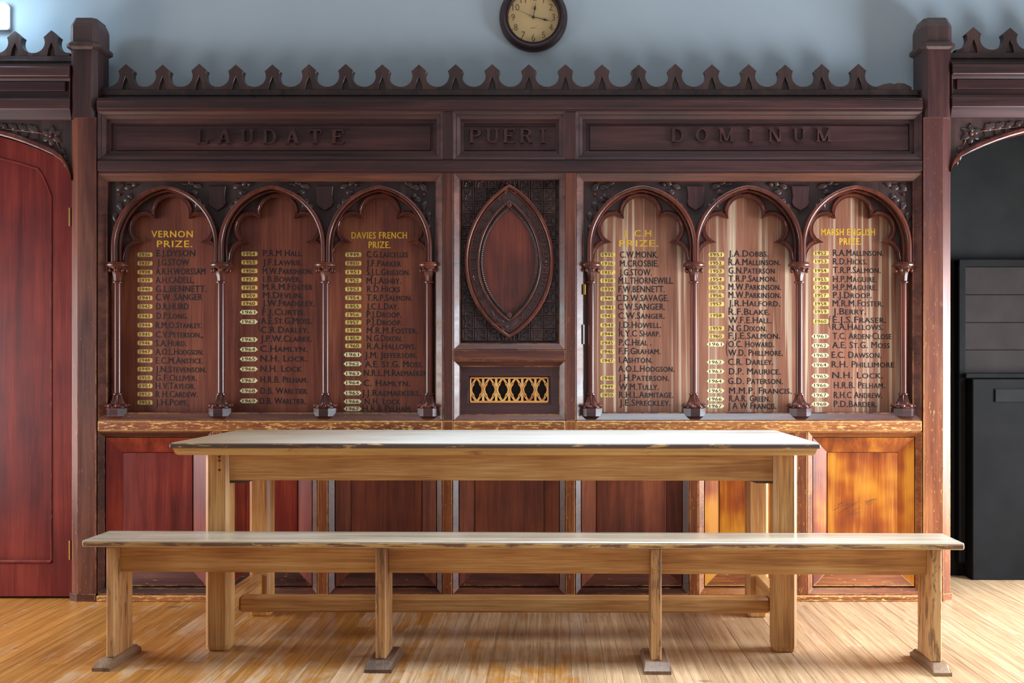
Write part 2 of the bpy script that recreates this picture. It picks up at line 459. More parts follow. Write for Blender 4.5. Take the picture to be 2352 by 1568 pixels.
def plank_mat(name):
    m = N(name)
    c = m.coords()
    w = m.coords(world=True)
    rnd = m.n('ObjectInfo').outputs['Random']
    g1 = m.noise(m.stretch(c, (60, 1.6, 60)), 1.0, 4, .6, .9)
    g2 = m.noise(m.stretch(c, (260, 9, 200)), 1.0, 2, .6)
    gr = m.math('ADD', m.math('MULTIPLY', g1, .7), m.math('MULTIPLY', g2, .3))
    honey = m.ramp(gr, [(.3, lin(146, 92, 46)), (.5, lin(186, 126, 58)), (.72, lin(210, 158, 88))])
    bare = m.ramp(gr, [(.3, lin(150, 116, 86)), (.5, lin(190, 156, 120)), (.72, lin(220, 194, 160))])
    sp = m.n('SeparateXYZ', {0: w})
    gx = m.n('MapRange', {0: sp.outputs[0], 1: -2.0, 2: .9, 3: -.16, 4: .2}).outputs[0]     # the varnish is worn away where people walk
    big = m.noise(w, 1.6, 4, .6, .3)
    wearm = m.noise(m.stretch(w, (9, 3.2, 9)), 1.0, 5, .72, .5)
    k = m.math('ADD', m.math('ADD', m.math('MULTIPLY', big, .5), m.math('MULTIPLY', wearm, .75)), m.math('SUBTRACT', gx, .05))
    k = m.math('ADD', k, m.math('MULTIPLY', m.math('SUBTRACT', rnd, .5), .14))
    fac = m.ramp(k, [(.5, K3), (.62, (.85,)*3)])
    col = m.mix(fac, honey, bare)
    scr_ = m.noise(m.stretch(w, (16, 30, 16)), 1.0, 6, .78, 1.2)
    scuff = m.math('MULTIPLY', m.ramp(scr_, [(.6, K3), (.68, (.55,)*3)]), m.ramp(m.noise(w, 2.3, 2, .5), [(.45, K3), (.6, W3)]))
    col = m.mix(scuff, col, lin(226, 208, 182))
    hs = m.n('HueSaturation', {'Color': col, 'Value': m.n('MapRange', {0: rnd, 1: 0, 2: 1, 3: .86, 4: 1.1}).outputs[0]})
    stn = m.noise(m.stretch(w, (5, 9, 5)), 1.0, 2, .4)
    col = m.mix(m.ramp(stn, [(.73, K3), (.78, (.7,)*3)]), hs.outputs[0], lin(92, 78, 70))
    rg = m.mix(fac, (.33,)*3+(1,), (.42,)*3+(1,))
    bp = m.n('Bump', {'Strength': .12, 'Distance': .002, 'Height': gr})
    m.P(Base_Color=col, Roughness=rg, Normal=bp.outputs[0])
    return m.m
M['plank'] = plank_mat('floor_plank')

# ------------------------------------------------------------------ the room
WALLY = 4.94
XL, XR, YB, ZC = -3.7, 3.3, -3.0, 3.7
DL0, DL1 = -3.345, -2.197          # left doorway, between its posts
DR0, DR1 = 1.797, 2.94            # right doorway
b = MB()
b.box(XL, XR, WALLY, WALLY+.2, 2.3, ZC)
b.box(DL1-.03, DR0+.03, WALLY, WALLY+.2, 0, 2.3)
b.box(XL, DL0+.02, WALLY, WALLY+.2, 0, 2.3)
b.box(DR1-.02, XR, WALLY, WALLY+.2, 0, 2.3)
b.box(DL0, DL1, WALLY+.02, WALLY+.2, 0, 2.3)
struct('wall_back', b, M['paint'])
def side_wall(name, x0, x1, y0, y1, z0, z1):
    b = MB()
    b.box(x0, x1, YB, y0, 0, ZC); b.box(x0, x1, y1, WALLY+.2, 0, ZC)
    b.box(x0, x1, y0, y1, 0, z0); b.box(x0, x1, y0, y1, z1, ZC)
    return struct(name, b, M['paint'])
side_wall('wall_right', XR, XR+.3, 3.05, 4.75, .28, 1.62)
side_wall('wall_left', XL-.3, XL, 2.85, 4.75, .28, 1.62)
b = MB()
b.box(XL, -.5, YB-.3, YB, 0, ZC); b.box(2.3, XR, YB-.3, YB, 0, ZC); b.box(-.5, 2.3, YB-.3, YB, 0, .8); b.box(-.5, 2.3, YB-.3, YB, 2.7, ZC)
struct('wall_front', b, M['paint'])
struct('ceiling', MB().box(XL-.3, XR+.3, YB-.3, WALLY+.2, ZC, ZC+.1), M['plaster'])
def window(name, x, y0, y1, z0, z1):
    b = MB()
    for z in (z0, (z0+z1)/2, z1): b.box(x-.03, x+.03, y0, y1, z-.025, z+.025)
    for k in range(4):
        y = y0+(y1-y0)*k/3
        b.box(x-.03, x+.03, y-.025, y+.025, z0, z1)
    return struct(name, b, M['lamp_body'])
window('window_1', XR+.15, 3.05, 4.75, .28, 1.62)
window('window_2', XL-.15, 2.85, 4.75, .28, 1.62)

# floor: a sub-floor, single planks where the photograph shows them, the rest of the boards joined
fl = struct('floor', MB().box(XL, 3.4, YB, 6.6, -.08, -.022), M['shadowgap'])
PW = .0583
rng = random.Random(5)
rows = range(-58, 55)
rest = MB()
proto = {}
for r in rows:
    x0 = r*PW+.0004; x1 = (r+1)*PW-.0004
    y = 3.0-rng.random()*1.2
    rest.box(x0, x1, YB, y-.0005, -.022, 0)
    inview = -2.75 < (x0+x1)/2 < 2.35
    yend = 4.93 if not (DR0 < x0 < DR1) else 5.6
    while y < yend:
        L = rng.choice([.9, 1.3, 1.7, 2.2])
        y1 = min(y+L, yend)
        if yend-y1 < .25: y1 = yend
        if inview and y1 > 3.3:
            p = MB().box(x0, x1, y+.0005, y1-.0005, -.022, rng.uniform(-.0006, .0001), .0005)
            obj('plank', p, M['plank'], fl, origin=((x0+x1)/2, y, 0))
        else:
            rest.box(x0, x1, y+.0005, y1-.0005, -.022, 0)
        y = y1
rest.box(XL, -58*PW, YB, 4.93, -.022, 0).box(55*PW, XR, YB, 4.93, -.022, 0)
o = obj('far_boards', rest, M['plank'], fl); o['kind'] = 'stuff'   # boards outside the photograph, joined

# ------------------------------------------------------------------ the carved panelled screen
SX0, SX1 = X(178, D0), X(2166, D0)
scr = thing('panelled_screen', (-.2, D0+.1, 0), 'dark mahogany panelled screen with carved letters, arcades and a pointed crest along the wall', 'panelling')
MX, MZ, WX, WZ = M['mahogany_x'], M['mahogany_z'], M['worn_x'], M['worn_z']
def px(x): return X(x, D0)
def pz(y): return Z(y, D0)
TH = .09                                               # thickness of the framing

def post(side, name_root, top=True):
    # side -1: left post, +1: right post; chamfer on the doorway side
    if side < 0: a, bb, ch = px(222), px(179), px(160)
    else: a, bb, ch = px(2120), px(2165), px(2187)
    zs = pz(270)
    y0, y1 = D0-.006, D0+.15
    dch = .028
    poly = [(a, y0), (bb, y0), (ch, y0+dch), (ch, y1), (a, y1)]
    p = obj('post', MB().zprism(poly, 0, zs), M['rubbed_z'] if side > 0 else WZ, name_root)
    # octagonal upper shaft with chamfer stops
    c = .021
    lo, hi = min(a, ch), max(a, ch)
    up = [(lo+c, y0), (hi-c, y0), (hi, y0+c), (hi, y1-c), (hi-c, y1), (lo+c, y1), (lo, y1-c), (lo, y0+c)]
    zc = pz(113)
    obj('upper_shaft', MB().zprism(up, zs, zc), MZ, p)
    q = MB()
    e = .014
    for (z0, z1, g0, g1) in ((pz(114), pz(109), .002, e), (pz(109), pz(101), e, e), (pz(101), pz(96), e, .004)):
        lo_, hi_ = lo, hi
        r0 = [(x + (g0 if x > (lo+hi)/2 else -g0), y + (g0 if y > (y0+y1)/2 else -g0)) for (x, y) in up]
        r1 = [(x + (g1 if x > (lo+hi)/2 else -g1), y + (g1 if y > (y0+y1)/2 else -g1)) for (x, y) in up]
        n = len(up)
        pol = r0
        area2 = sum(pol[i][0]*pol[(i+1) % n][1]-pol[(i+1) % n][0]*pol[i][1] for i in range(n))
        v = [(x, y, z0) for x, y in r0]+[(x, y, z1) for x, y in r1]
        f = [tuple(range(n-1, -1, -1)), tuple(range(n, 2*n))]+[(i, (i+1) % n, n+(i+1) % n, n+i) for i in range(n)]
        q.add(v, f)
    obj('neck_moulding', q, M['carved'], p)
    q = MB()
    w = .003
    cap = [(x + (w if x > (lo+hi)/2 else -w), y) for (x, y) in up]
    n = len(cap); cx, cy = (lo+hi)/2, (y0+y1)/2
    v = []; f = []
    for (sc_, z) in ((1, pz(97)), (1, pz(60)), (.94, pz(52)), (.82, pz(43)), (.80, pz(39))):
        v += [(cx+(x-cx)*sc_, cy+(y-cy)*sc_, z) for x, y in cap]
    for k in range(4):
        f += [(k*n+i, k*n+(i+1) % n, (k+1)*n+(i+1) % n, (k+1)*n+i) for i in range(n)]
    f += [tuple(range(4*n, 5*n)), tuple(range(n-1, -1, -1))]
    obj('cap', q.add(v, f), M['carved'], p)
    q = MB()
    q.zprism([(a, y0-.008), (bb, y0-.008), (ch+(-.006 if side < 0 else .006), y0+dch-.008), (ch+(-.006 if side < 0 else .006), y1), (a, y1)], 0, .035)
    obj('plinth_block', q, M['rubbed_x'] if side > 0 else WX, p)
    return p
post(-1, scr); post(1, scr)

RX0, RX1 = px(224), px(2118)
B = .003
def rail(name, x0, x1, ya, yb, mat, par, proj=0.0, th=TH, bev=B):
    return obj(name, MB().box(x0, x1, D0-proj, D0+th, pz(yb), pz(ya), bev), mat, par)
# crest
CD = D0+.055
def cpx(x): return X(x, CD)
def cpz(y): return Z(y, CD)
def crest(par, name_band, x_list, ytip, pitch=84.1, x0=None, x1=None):
    dz = ytip-146.5
    fz = lambda y: cpz(y+dz)
    hp = pitch/2
    half = []
    for k in range(9):                                 # concave sweep from the trough up to the neck
        a = pi/2*k/8
        half.append((hp-(hp-15)*sin(a), 199-25*(1-cos(a))))
    half += [(15.8, 168), (18, 162.5), (0, 146.5)]
    R = [(x, y) for x, y in half]
    s = F/CD
    pts = [(x/s, fz(y)) for x, y in R]
    full = pts + [(-x, z) for x, z in reversed(pts[:-1])]
    base = [(-hp/s, fz(206)), (hp/s, fz(206))]
    back = full+[(-hp/s, fz(206)), (hp/s, fz(206))]
    notch = full+[(-hp/s, fz(206)), (-9/s, fz(206)), (-6/s, fz(190)), (0, fz(175)), (6/s, fz(190)), (9/s, fz(206)), (hp/s, fz(206))]
    first = None
    for i, x in enumerate(x_list):
        xo = cpx(x)
        if first is None:
            q = MB()
            q.prism([(xo+a, z) for a, z in back], CD+.014, CD+.04)
            q.prism([(xo+a, z) for a, z in notch], CD, CD+.014, .0012)
            first = obj('crest_finial', q, M['carved'], par, origin=(xo, CD, fz(206)))
        else:
            same('crest_finial', first, par, (xo, CD, fz(206)), scale=(1, 1, 1+random.Random(i).uniform(-.03, .012)))
    q = MB()
    q.box(x0, x1, CD, CD+.04, fz(216), fz(206), .001)
    q.box(x0, x1, CD+.004, CD+.04, pz(232+dz), fz(216), 0)
    q.box(x0, x1, CD-.004, CD+.02, fz(219), fz(214.5), .001)
    obj(name_band, q, M['carved'], par)
teeth = [289+84.15*i for i in range(21)]
crest(scr, 'crest_band', teeth, 146.5, x0=RX0-.02, x1=RX1+.0)
# the two ends of the crest run out in a low hump
q = MB(); s_ = F/CD
q.prism([(cpx(2014), cpz(206)), (cpx(2014), cpz(199)), (cpx(2030), cpz(193)), (cpx(2044), cpz(190.5)), (cpx(2054), cpz(193)), (cpx(2062), cpz(190)), (cpx(2078), cpz(191.5)), (cpx(2094), cpz(200)), (cpx(2094), cpz(206))], CD, CD+.04)
q.prism([(cpx(236), cpz(206)), (cpx(236), cpz(202)), (cpx(247), cpz(199)), (cpx(247), cpz(206))], CD, CD+.04)
obj('crest_end', q, M['carved'], scr)

rail('top_rail', RX0, RX1, 231, 251, MX, scr, .012)
q = MB().box(RX0, RX1, D0-.004, D0+TH, pz(256), pz(251), 0)
q.box(RX0, RX1, D0-.0, D0+TH, pz(231), pz(231)+.012, 0)
obj('top_rail_fillet', q, MX, scr)
rail('frieze_rail', RX0, RX1, 369, 393, MX, scr, .006)
q = MB().box(RX0, RX1, D0+.002, D0+TH, pz(396.5), pz(393), 0)
q.box(RX0, RX1, D0+.004, D0+TH, pz(369), pz(366), 0)
obj('frieze_rail_fillet', q, MX, scr)
M1 = (px(1017), px(1041)); M2 = (px(1299), px(1323))
for (a, c) in (M1, M2):
    obj('mullion', MB().box(a, c, D0, D0+TH, pz(366), pz(256), .002), MZ, scr)
    obj('mullion', MB().box(a, c, D0, D0+TH, pz(966), pz(396.5), .002), WZ, scr)

# frieze with the carved words
def serif_letter(ch, w, h, t, th):
    # strokes of a slab-serif capital as flat polygons (x right, z up), origin at the lower left
    P = []
    sw = .12*h; st = .07*h                             # serif reach and thickness
    def bar(x0, z0, x1, z1): P.append([(x0, z0), (x1, z0), (x1, z1), (x0, z1)])
    def diag(x0, z0, x1, z1, k):
        P.append([(x0, z0), (x0+k, z0), (x1+k, z1), (x1, z1)])
    def slab(x, z, k): bar(x-sw*.55, z, x+k+sw*.55, z+st)
    def arc(cx, cz, rx, rz, a0, a1, k, kz=None):
        kz = kz or st*1.2
        n = 12
        for i in range(n):
            u0 = radians(a0+(a1-a0)*i/n); u1 = radians(a0+(a1-a0)*(i+1)/n)
            P.append([(cx+rx*cos(u0), cz+rz*sin(u0)), (cx+rx*cos(u1), cz+rz*sin(u1)),
                      (cx+(rx-k)*cos(u1), cz+(rz-kz)*sin(u1)), (cx+(rx-k)*cos(u0), cz+(rz-kz)*sin(u0))])
    top = h-st
    if ch == 'L':
        bar(.15*w, 0, .15*w+t, h); slab(.15*w, 0, t); slab(.15*w, top, t); bar(.15*w, 0, w, st*1.2); bar(w-st, 0, w, .28*h)
    elif ch == 'A':
        diag(0, 0, w*.42, h, t*.75); diag(w-t*1.25, 0, w*.42-t*.2, h, t*1.25); bar(.22*w, .3*h, .75*w, .3*h+st)
        slab(0, 0, t*.7); slab(w-t*1.2, 0, t*1.2)
    elif ch == 'U':
        bar(.08*w, .25*h, .08*w+t, h); bar(w*.92-t*.8, .25*h, w*.92, h); slab(.08*w, top, t); slab(.92*w-t*.8, top, t*.8)
        arc(w/2, .27*h, .42*w, .27*h, 180, 360, t*.95)
    elif ch == 'D':
        bar(.05*w, 0, .05*w+t, h); slab(.05*w, 0, t); slab(.05*w, top, t)
        bar(.05*w+t, 0, .5*w, st*1.1); bar(.05*w+t, h-st*1.1, .5*w, h); arc(.5*w, h/2, .5*w, h/2, -90, 90, t)
    elif ch == 'T':
        bar(w/2-t/2, 0, w/2+t/2, h); slab(w/2-t/2, 0, t); bar(0, h-st*1.2, w, h); bar(0, .74*h, st, h); bar(w-st, .74*h, w, h)
    elif ch == 'E':
        bar(.08*w, 0, .08*w+t, h); slab(.08*w, 0, t); slab(.08*w, top, t); bar(.08*w, 0, w, st*1.1); bar(.08*w, h-st*1.1, .95*w, h)
        bar(.08*w, h*.47, .68*w, h*.47+st); bar(w-st, 0, w, .28*h); bar(.95*w-st, .74*h, .95*w, h); bar(.68*w-st*.6, .38*h, .68*w, .64*h)
    elif ch in 'PR':
        bar(.05*w, 0, .05*w+t, h); slab(.05*w, 0, t); slab(.05*w, top, t)
        bar(.05*w+t, h-st*1.1, .5*w, h); bar(.05*w+t, .46*h, .5*w, .46*h+st*1.1); arc(.5*w, .73*h, .42*w, .27*h, -90, 90, t*.95)
        if ch == 'R': diag(w-t*1.05, 0, .42*w, .48*h, t*1.05); slab(w-t, 0, t*.9)
    elif ch == 'I':
        bar(w/2-t/2, 0, w/2+t/2, h); bar(w*.1, 0, w*.9, st); bar(w*.1, top, w*.9, h)
    elif ch == 'O':
        arc(w/2, h/2, w/2, h/2, 0, 360, t)
    elif ch == 'M':
        bar(.06*w, 0, .06*w+t*.6, h); bar(w*.94-t, 0, w*.94, h); diag(w*.5-t*.55, .05*h, .06*w, h, t*1.05); diag(w*.5-t*.3, .05*h, w*.94-t*.75, h, t*.7)
        slab(.06*w, 0, t*.6); slab(.94*w-t, 0, t); bar(0, top, .06*w+t, h); bar(.94*w-t, top, w, h)
    elif ch == 'N':
        bar(.08*w, 0, .08*w+t*.6, h); bar(w*.92-t*.6, 0, w*.92, h); diag(w*.92-t*1.1, 0, .08*w, h, t*1.1)
        slab(.08*w, 0, t*.6); bar(-.02*w, top, .08*w+t, h); slab(.92*w-t*.6, top, t*.6)
    return P
FD = D0+.04
def frieze(x0, x1, field, word, xa, xb, ya, yb, labels):
    p = MB().ring(px(x0), px(x1), pz(366), pz(256), [(0, .001), (.012, .010), (.016, .010), (.03, .022), (.03, .034), (.045, .036), (.045, .046)])
    fp = obj('frieze_panel', p, MX, scr)
    f = MB().box(X(field[0], FD), X(field[1], FD), FD, FD+.012, Z(field[3], FD), Z(field[2], FD), .003)
    fo = obj('raised_field', f, MX, fp)
    n = len(word)
    h = Z(ya, FD)-Z(yb, FD)
    cw = (xb-xa)/max(1, (n-1))
    fixed = {'I': .6, 'M': 1.25, 'N': 1.1, 'D': 1.05, 'U': 1.05, 'O': 1.1}
    for i, ch in enumerate(word):
        w = h*.88*fixed.get(ch, 1)
        xc = X(xa+(xb-xa)*i/(n-1), FD)
        q = MB()
        for j, pl in enumerate(serif_letter(ch, w, h, .2*h, .01)):
            q.prism([(xc-w/2+a, Z(yb, FD)+c) for a, c in pl], FD-.014-.0001*(j % 7), FD+.002)
        obj('carved_letter', q, MX, fp, origin=(xc, FD, Z(yb, FD)))
    return fp
frieze(224, 1017, (266, 990, 288, 346), 'LAUDATE', 465, 777, 299, 331, None)
frieze(1041, 1299, (1062, 1278, 290, 346), 'PUERI', 1093, 1247, 297, 329, None)
frieze(1323, 2118, (1354, 2088, 288, 346), 'DOMINUM', 1556, 1891, 296, 327, None)

# ------------------------------------------------------------------ arcades
RD = D0+.012          # plane of the arch roll mouldings
PD = D0+.07           # front of the cusped tracery
BD = D0+.10           # face of the honours boards
COLD = D0+.042        # axis of the columns
def comp_ring(x0, x1, y0, y1, name):
    p = MB().ring(px(x0), px(x1), pz(y1), pz(y0), [(0, .001), (.004, .001), (.032, .02), (.036, .02), (.036, .125)], fill=False)
    return obj(name, p, WX, scr)
comp_ring(224, 1017, 396.5, 966, 'arcade_frame')
comp_ring(1323, 2118, 396.5, 966, 'arcade_frame')

def arch_half(xc, a, spring, apex, stilt, n=14):
    # left half of a slightly pointed stilted arch, from the springing up to the apex (pixels)
    h = spring-stilt-apex
    R = (a*a+h*h)/(2*a)
    pts = [(xc-a, spring), (xc-a, spring-stilt*.5)]
    th1 = math.asin(min(1, h/R))
    for k in range(n+1):
        th = th1*k/n
        pts.append((xc-a+R-R*cos(th), spring-stilt-R*sin(th)))
    return pts
def arch_px(xc, a, spring=605, apex=429, stilt=40):
    l = arch_half(xc, a, spring, apex, stilt)
    return l+[(2*xc-x, y) for x, y in reversed(l[:-1])]
def arc3(p, q, bulge, n=9):
    # circular arc from p to q bulging to the left of p->q by bulge (pixels)
    mx, my = (p[0]+q[0])/2, (p[1]+q[1])/2
    dx, dy = q[0]-p[0], q[1]-p[1]
    L = math.hypot(dx, dy)
    r = (L*L/4+bulge*bulge)/(2*bulge)
    nx, ny = dy/L, -dx/L
    cx, cy = mx+nx*(bulge-r), my+ny*(bulge-r)
    a0 = atan2(p[1]-cy, p[0]-cx); a1 = atan2(q[1]-cy, q[0]-cx)
    d = a1-a0
    while d <= 0: d += 2*pi
    return [(cx+r*cos(a0+d*k/n), cy+r*sin(a0+d*k/n)) for k in range(n+1)]
def foil_px(xc, k=1.0):
    # cinquefoil opening, from the left springing over the top to the right springing (pixels)
    L = [(-108, 607), (-108, 596)]
    l1 = arc3((-107, 592), (-67, 556), 12, 6)
    l2 = arc3((-67, 556), (-39, 501), 40, 12)
    l3 = arc3((-39, 501), (0, 452), 17, 8)
    half = L+l1+l2[1:]+l3[1:]
    half = [(x*k, y) for x, y in half]
    pts = [(xc+x, y) for x, y in half]
    return pts+[(xc-x, y) for x, y in reversed(half[:-1])]
def arch_unit(xr, a, xf):
    path = arch_px(xr, a)
    pr = [(X(x, RD), RD, Z(y, RD)) for x, y in path]
    ar = obj('arch', MB().tube(pr, .0105, 8), M['arch'], scr, smooth=True, auto=60)
    # second order: thin fillet rolls behind the main roll
    p2 = arch_px(xr+(xf-xr)*.45, a-8, apex=438)
    obj('inner_roll', MB().tube([(X(x, RD+.028), RD+.028, Z(y, RD+.028)) for x, y in p2], .006, 6), M['arch'], ar, smooth=True, auto=60)
    # soffit between the orders and the cusped tracery plate
    out = [(X(x, PD), Z(y, PD)) for x, y in arch_px(xf, 116, 607, 432, 40)]
    fo = [(X(x, PD), Z(y, PD)) for x, y in foil_px(xf)]
    poly = out+fo[::-1]
    obj('cusped_tracery', MB().prism(poly, PD, PD+.026, .004), M['carved'], ar)
    rim = [(x, PD-.001, z) for x, z in fo]
    obj('cusp_roll', MB().tube(rim, .005, 6), M['arch'], ar, smooth=True, auto=60)
    ccw = sum(fo[i][0]*fo[(i+1) % len(fo)][1]-fo[(i+1) % len(fo)][0]*fo[i][1] for i in range(len(fo))) > 0
    fc = fo if ccw else fo[::-1]
    full = inset(fc, -.020)
    nf = len(fc)
    cus = [i for i in range(1, nf-1) if (Vector(fc[i])-Vector(fc[i-1])).normalized().dot((Vector(fc[i+1])-Vector(fc[i])).normalized()) < .5]
    fout = []
    for i in range(nf):                                # the moulding narrows into each cusp
        dc = min((Vector(fc[i])-Vector(fc[j])).length for j in cus) if cus else 1
        k = min(1, .25+dc/.05)
        fout.append((fc[i][0]+(full[i][0]-fc[i][0])*k, fc[i][1]+(full[i][1]-fc[i][1])*k))
    fin = fo[::-1] if sum(fo[i][0]*fo[(i+1) % len(fo)][1]-fo[(i+1) % len(fo)][0]*fo[i][1] for i in range(len(fo))) < 0 else fo
    obj('cusp_moulding', MB().band(fout, fin, PD-.007, PD+.003, .006), M['arch'], ar)
    # sloping hood from the roll back to the tracery
    o0 = arch_px(xr, a-3, 606, 432, 40); o1 = arch_px(xf, 114, 607, 435, 40)
    v = [(X(x, RD), RD+.004, Z(y, RD)) for x, y in o0]+[(X(x, PD), PD+.002, Z(y, PD)) for x, y in o1]
    n = len(o0)
    obj('arch_soffit', MB().add(v, [(i, i+1, n+i+1, n+i) for i in range(n-1)]), M['carved'], ar, smooth=True, auto=60)
    return ar
def spandrel(x0, x1, arches, par):
    # the plate behind the carving: everything above the arches
    SD = RD+.03
    poly = [(X(x0, SD), Z(398, SD)), (X(x0, SD), Z(606, SD))]
    for (xr, a) in arches:
        poly += [(X(x, SD), Z(y, SD)) for x, y in arch_px(xr, a-1, 606, 430, 40)]
    poly += [(X(x1, SD), Z(606, SD)), (X(x1, SD), Z(398, SD))]
    return obj('spandrel_plate', MB().prism(poly, SD, SD+.02), M['carved'], par)
def shield(x, y0, y1, par):
    SD = RD+.03
    w = 20
    pts = [(-w, y0), (w, y0), (w-1, y0+10), (w-2, y0+24), (w+.5, y0+38), (w-3, y1-10), (8, y1-4), (0, y1), (-8, y1-4), (-w+3, y1-10), (-w-.5, y0+38), (-w+2, y0+24), (-w+1, y0+10)]
    return obj('shield', MB().prism([(X(x+a, SD), Z(b_, SD)) for a, b_ in pts], SD-.016, SD+.004, .003), M['mahogany_z'], par)
LEAF = None
def leaves(spots, par, y):
    global LEAF
    for (x, yy, ang, sc_) in spots:
        X0, Z0 = X(x, y), Z(yy, y)
        if LEAF is None:
            LEAF = obj('carved_leaf', MB().leaf((X0, Z0), 0, .062, .034, .014, y, .6), M['carved'], par, origin=(X0, y, Z0), smooth=True, auto=0)
            o = LEAF
        else:
            o = same('carved_leaf', LEAF, par, (X0, y, Z0))
        o.rotation_euler = (0, -radians(ang), 0); o.scale = (sc_, 1, sc_)
SDp = RD+.032
LA = [(378.5, 118.5), (624, 118), (870, 117)]
RA = [(1475, 121.5), (1719.5, 120), (1967, 122)]
LF = [395, 637, 872]
RF = [1471, 1711, 1957]
archesL = [arch_unit(r[0], r[1], f) for r, f in zip(LA, LF)]
archesR = [arch_unit(r[0], r[1], f) for r, f in zip(RA, RF)]
spL = spandrel(243, 1004, LA, scr)
spR = spandrel(1338, 2100, RA, scr)
for par, xs in ((spL, (501, 747)), (spR, (1597, 1843))):
    for x in xs:
        shield(x-(6 if x > 1800 else 0), 428, 484, par)
        sp = []
        for s in (-1, 1):
            sp += [(x+s*34, 432, 90-s*70, .9), (x+s*46, 440, 90-s*100, .8), (x+s*40, 455, 90-s*150, .8), (x+s*32, 466, 90-s*170, .7), (x+s*54, 426, 90-s*60, .7), (x+s*66, 424, 90-s*85, .6)]
        leaves(sp, par, SDp)
    for x, s in ((262 if par is spL else 1352, 1), (988 if par is spL else 2088, -1)):
        sp = [(x+s*6, 440, 90-s*40, 1.0), (x+s*22, 432, 90-s*80, .9), (x+s*40, 428, 90-s*60, .8), (x+s*8, 462, 90-s*150, .9), (x+s*20, 455, 90-s*110, .8), (x+s*2, 485, 90-s*175, .9), (x+s*2, 515, 90-s*172, .7), (x+s*30, 445, 90-s*130, .7)]
        leaves(sp, par, SDp)
        o = obj('flower_boss', MB().ball((X(x+s*14, SDp), SDp-.006, Z(447, SDp)), (.008, .01, .008)), M['arch'], par, smooth=True, auto=0)

def column(xc):
    cx, cy = X(xc, COLD), COLD
    z = lambda y: Z(y, COLD)
    col = obj('column', MB().lathe([(.0165, z(905)), (.0165, z(648))], cx, cy, 14), M['arch'], scr, origin=(cx, cy, z(950)), smooth=True)
    # capital: necking, fluted bell, ring of curled leaves, abacus
    cap = MB().lathe([(.0165, z(651)), (.024, z(650)), (.025, z(647.5)), (.0165, z(645))], cx, cy, 16)
    cap.lathe([(.017, z(646)), (.019, z(636)), (.026, z(624)), (.036, z(618)), (.042, z(613))], cx, cy, 32, lambda a, zz: 1+.05*cos(8*a))
    cap.lathe([(.040, z(613.5)), (.050, z(612)), (.052, z(608.5)), (.047, z(606.5)), (.046, z(604)), (.040, z(602.5))], cx, cy, 20)
    cp = obj('capital', cap, M['arch'], col, smooth=True)
    q = MB()
    for k in range(8):
        a = 2*pi*k/8+.2
        q.ball((cx+.037*cos(a), cy+.037*sin(a), z(621)), (.0085, .0085, .0115), 7, 6)
    obj('curled_leaves', q, M['arch'], cp, smooth=True, auto=0)
    base = MB().lathe([(.0165, z(902)), (.0225, z(903.5)), (.0225, z(906)), (.0165, z(907.5))], cx, cy, 16)
    base.lathe([(.036, z(929)), (.030, z(925)), (.022, z(916)), (.0175, z(907))], cx, cy, 64, lambda a, zz: 1+.07*cos(16*a))
    bs = obj('base', base, M['arch'], col, smooth=True)
    q = MB()
    for k in range(8):
        a = 2*pi*k/8+.39
        q.ball((cx+.044*cos(a), cy+.044*sin(a), z(931)), (.0135, .0135, .0105), 7, 6)
    q.lathe([(.046, z(937)), (.050, z(934)), (.040, z(929))], cx, cy, 16)
    obj('curled_foot_leaves', q, M['arch'], bs, smooth=True, auto=0)
    r = .052
    oc = [(cx+r*cos(pi/8+pi/4*k)*1.06, cy+r*sin(pi/8+pi/4*k)) for k in range(8)]
    obj('plinth', MB().zprism(oc, Z(966, D0)+.02, z(937)), M['mahogany_x'], col)
for x in (270, 508, 748, 986, 1357, 1594, 1836, 2075): column(x)
# sill boards behind the columns, under the honours boards
for (xa, xb) in ((224, 1017), (1323, 2118)):
    obj('sill', MB().box(px(xa)+.036, px(xb)-.036, D0+.02, D0+.125, pz(966), pz(966)+.034, .002), WX, scr)
# backing of the arcades
for (xa, xb) in ((224, 1017), (1323, 2118)):
    obj('backing', MB().box(px(xa), px(xb), BD+.014, BD+.024, pz(966), pz(397)), M['carved'], scr)

# ------------------------------------------------------------------ lettering: one batch of font objects turned into plain outlines
TEXTQ = {}
def ask(body, style):
    TEXTQ.setdefault((body, style), None)
SMALL = 'names'
BOARDS = []
def T(*rows): return list(rows)
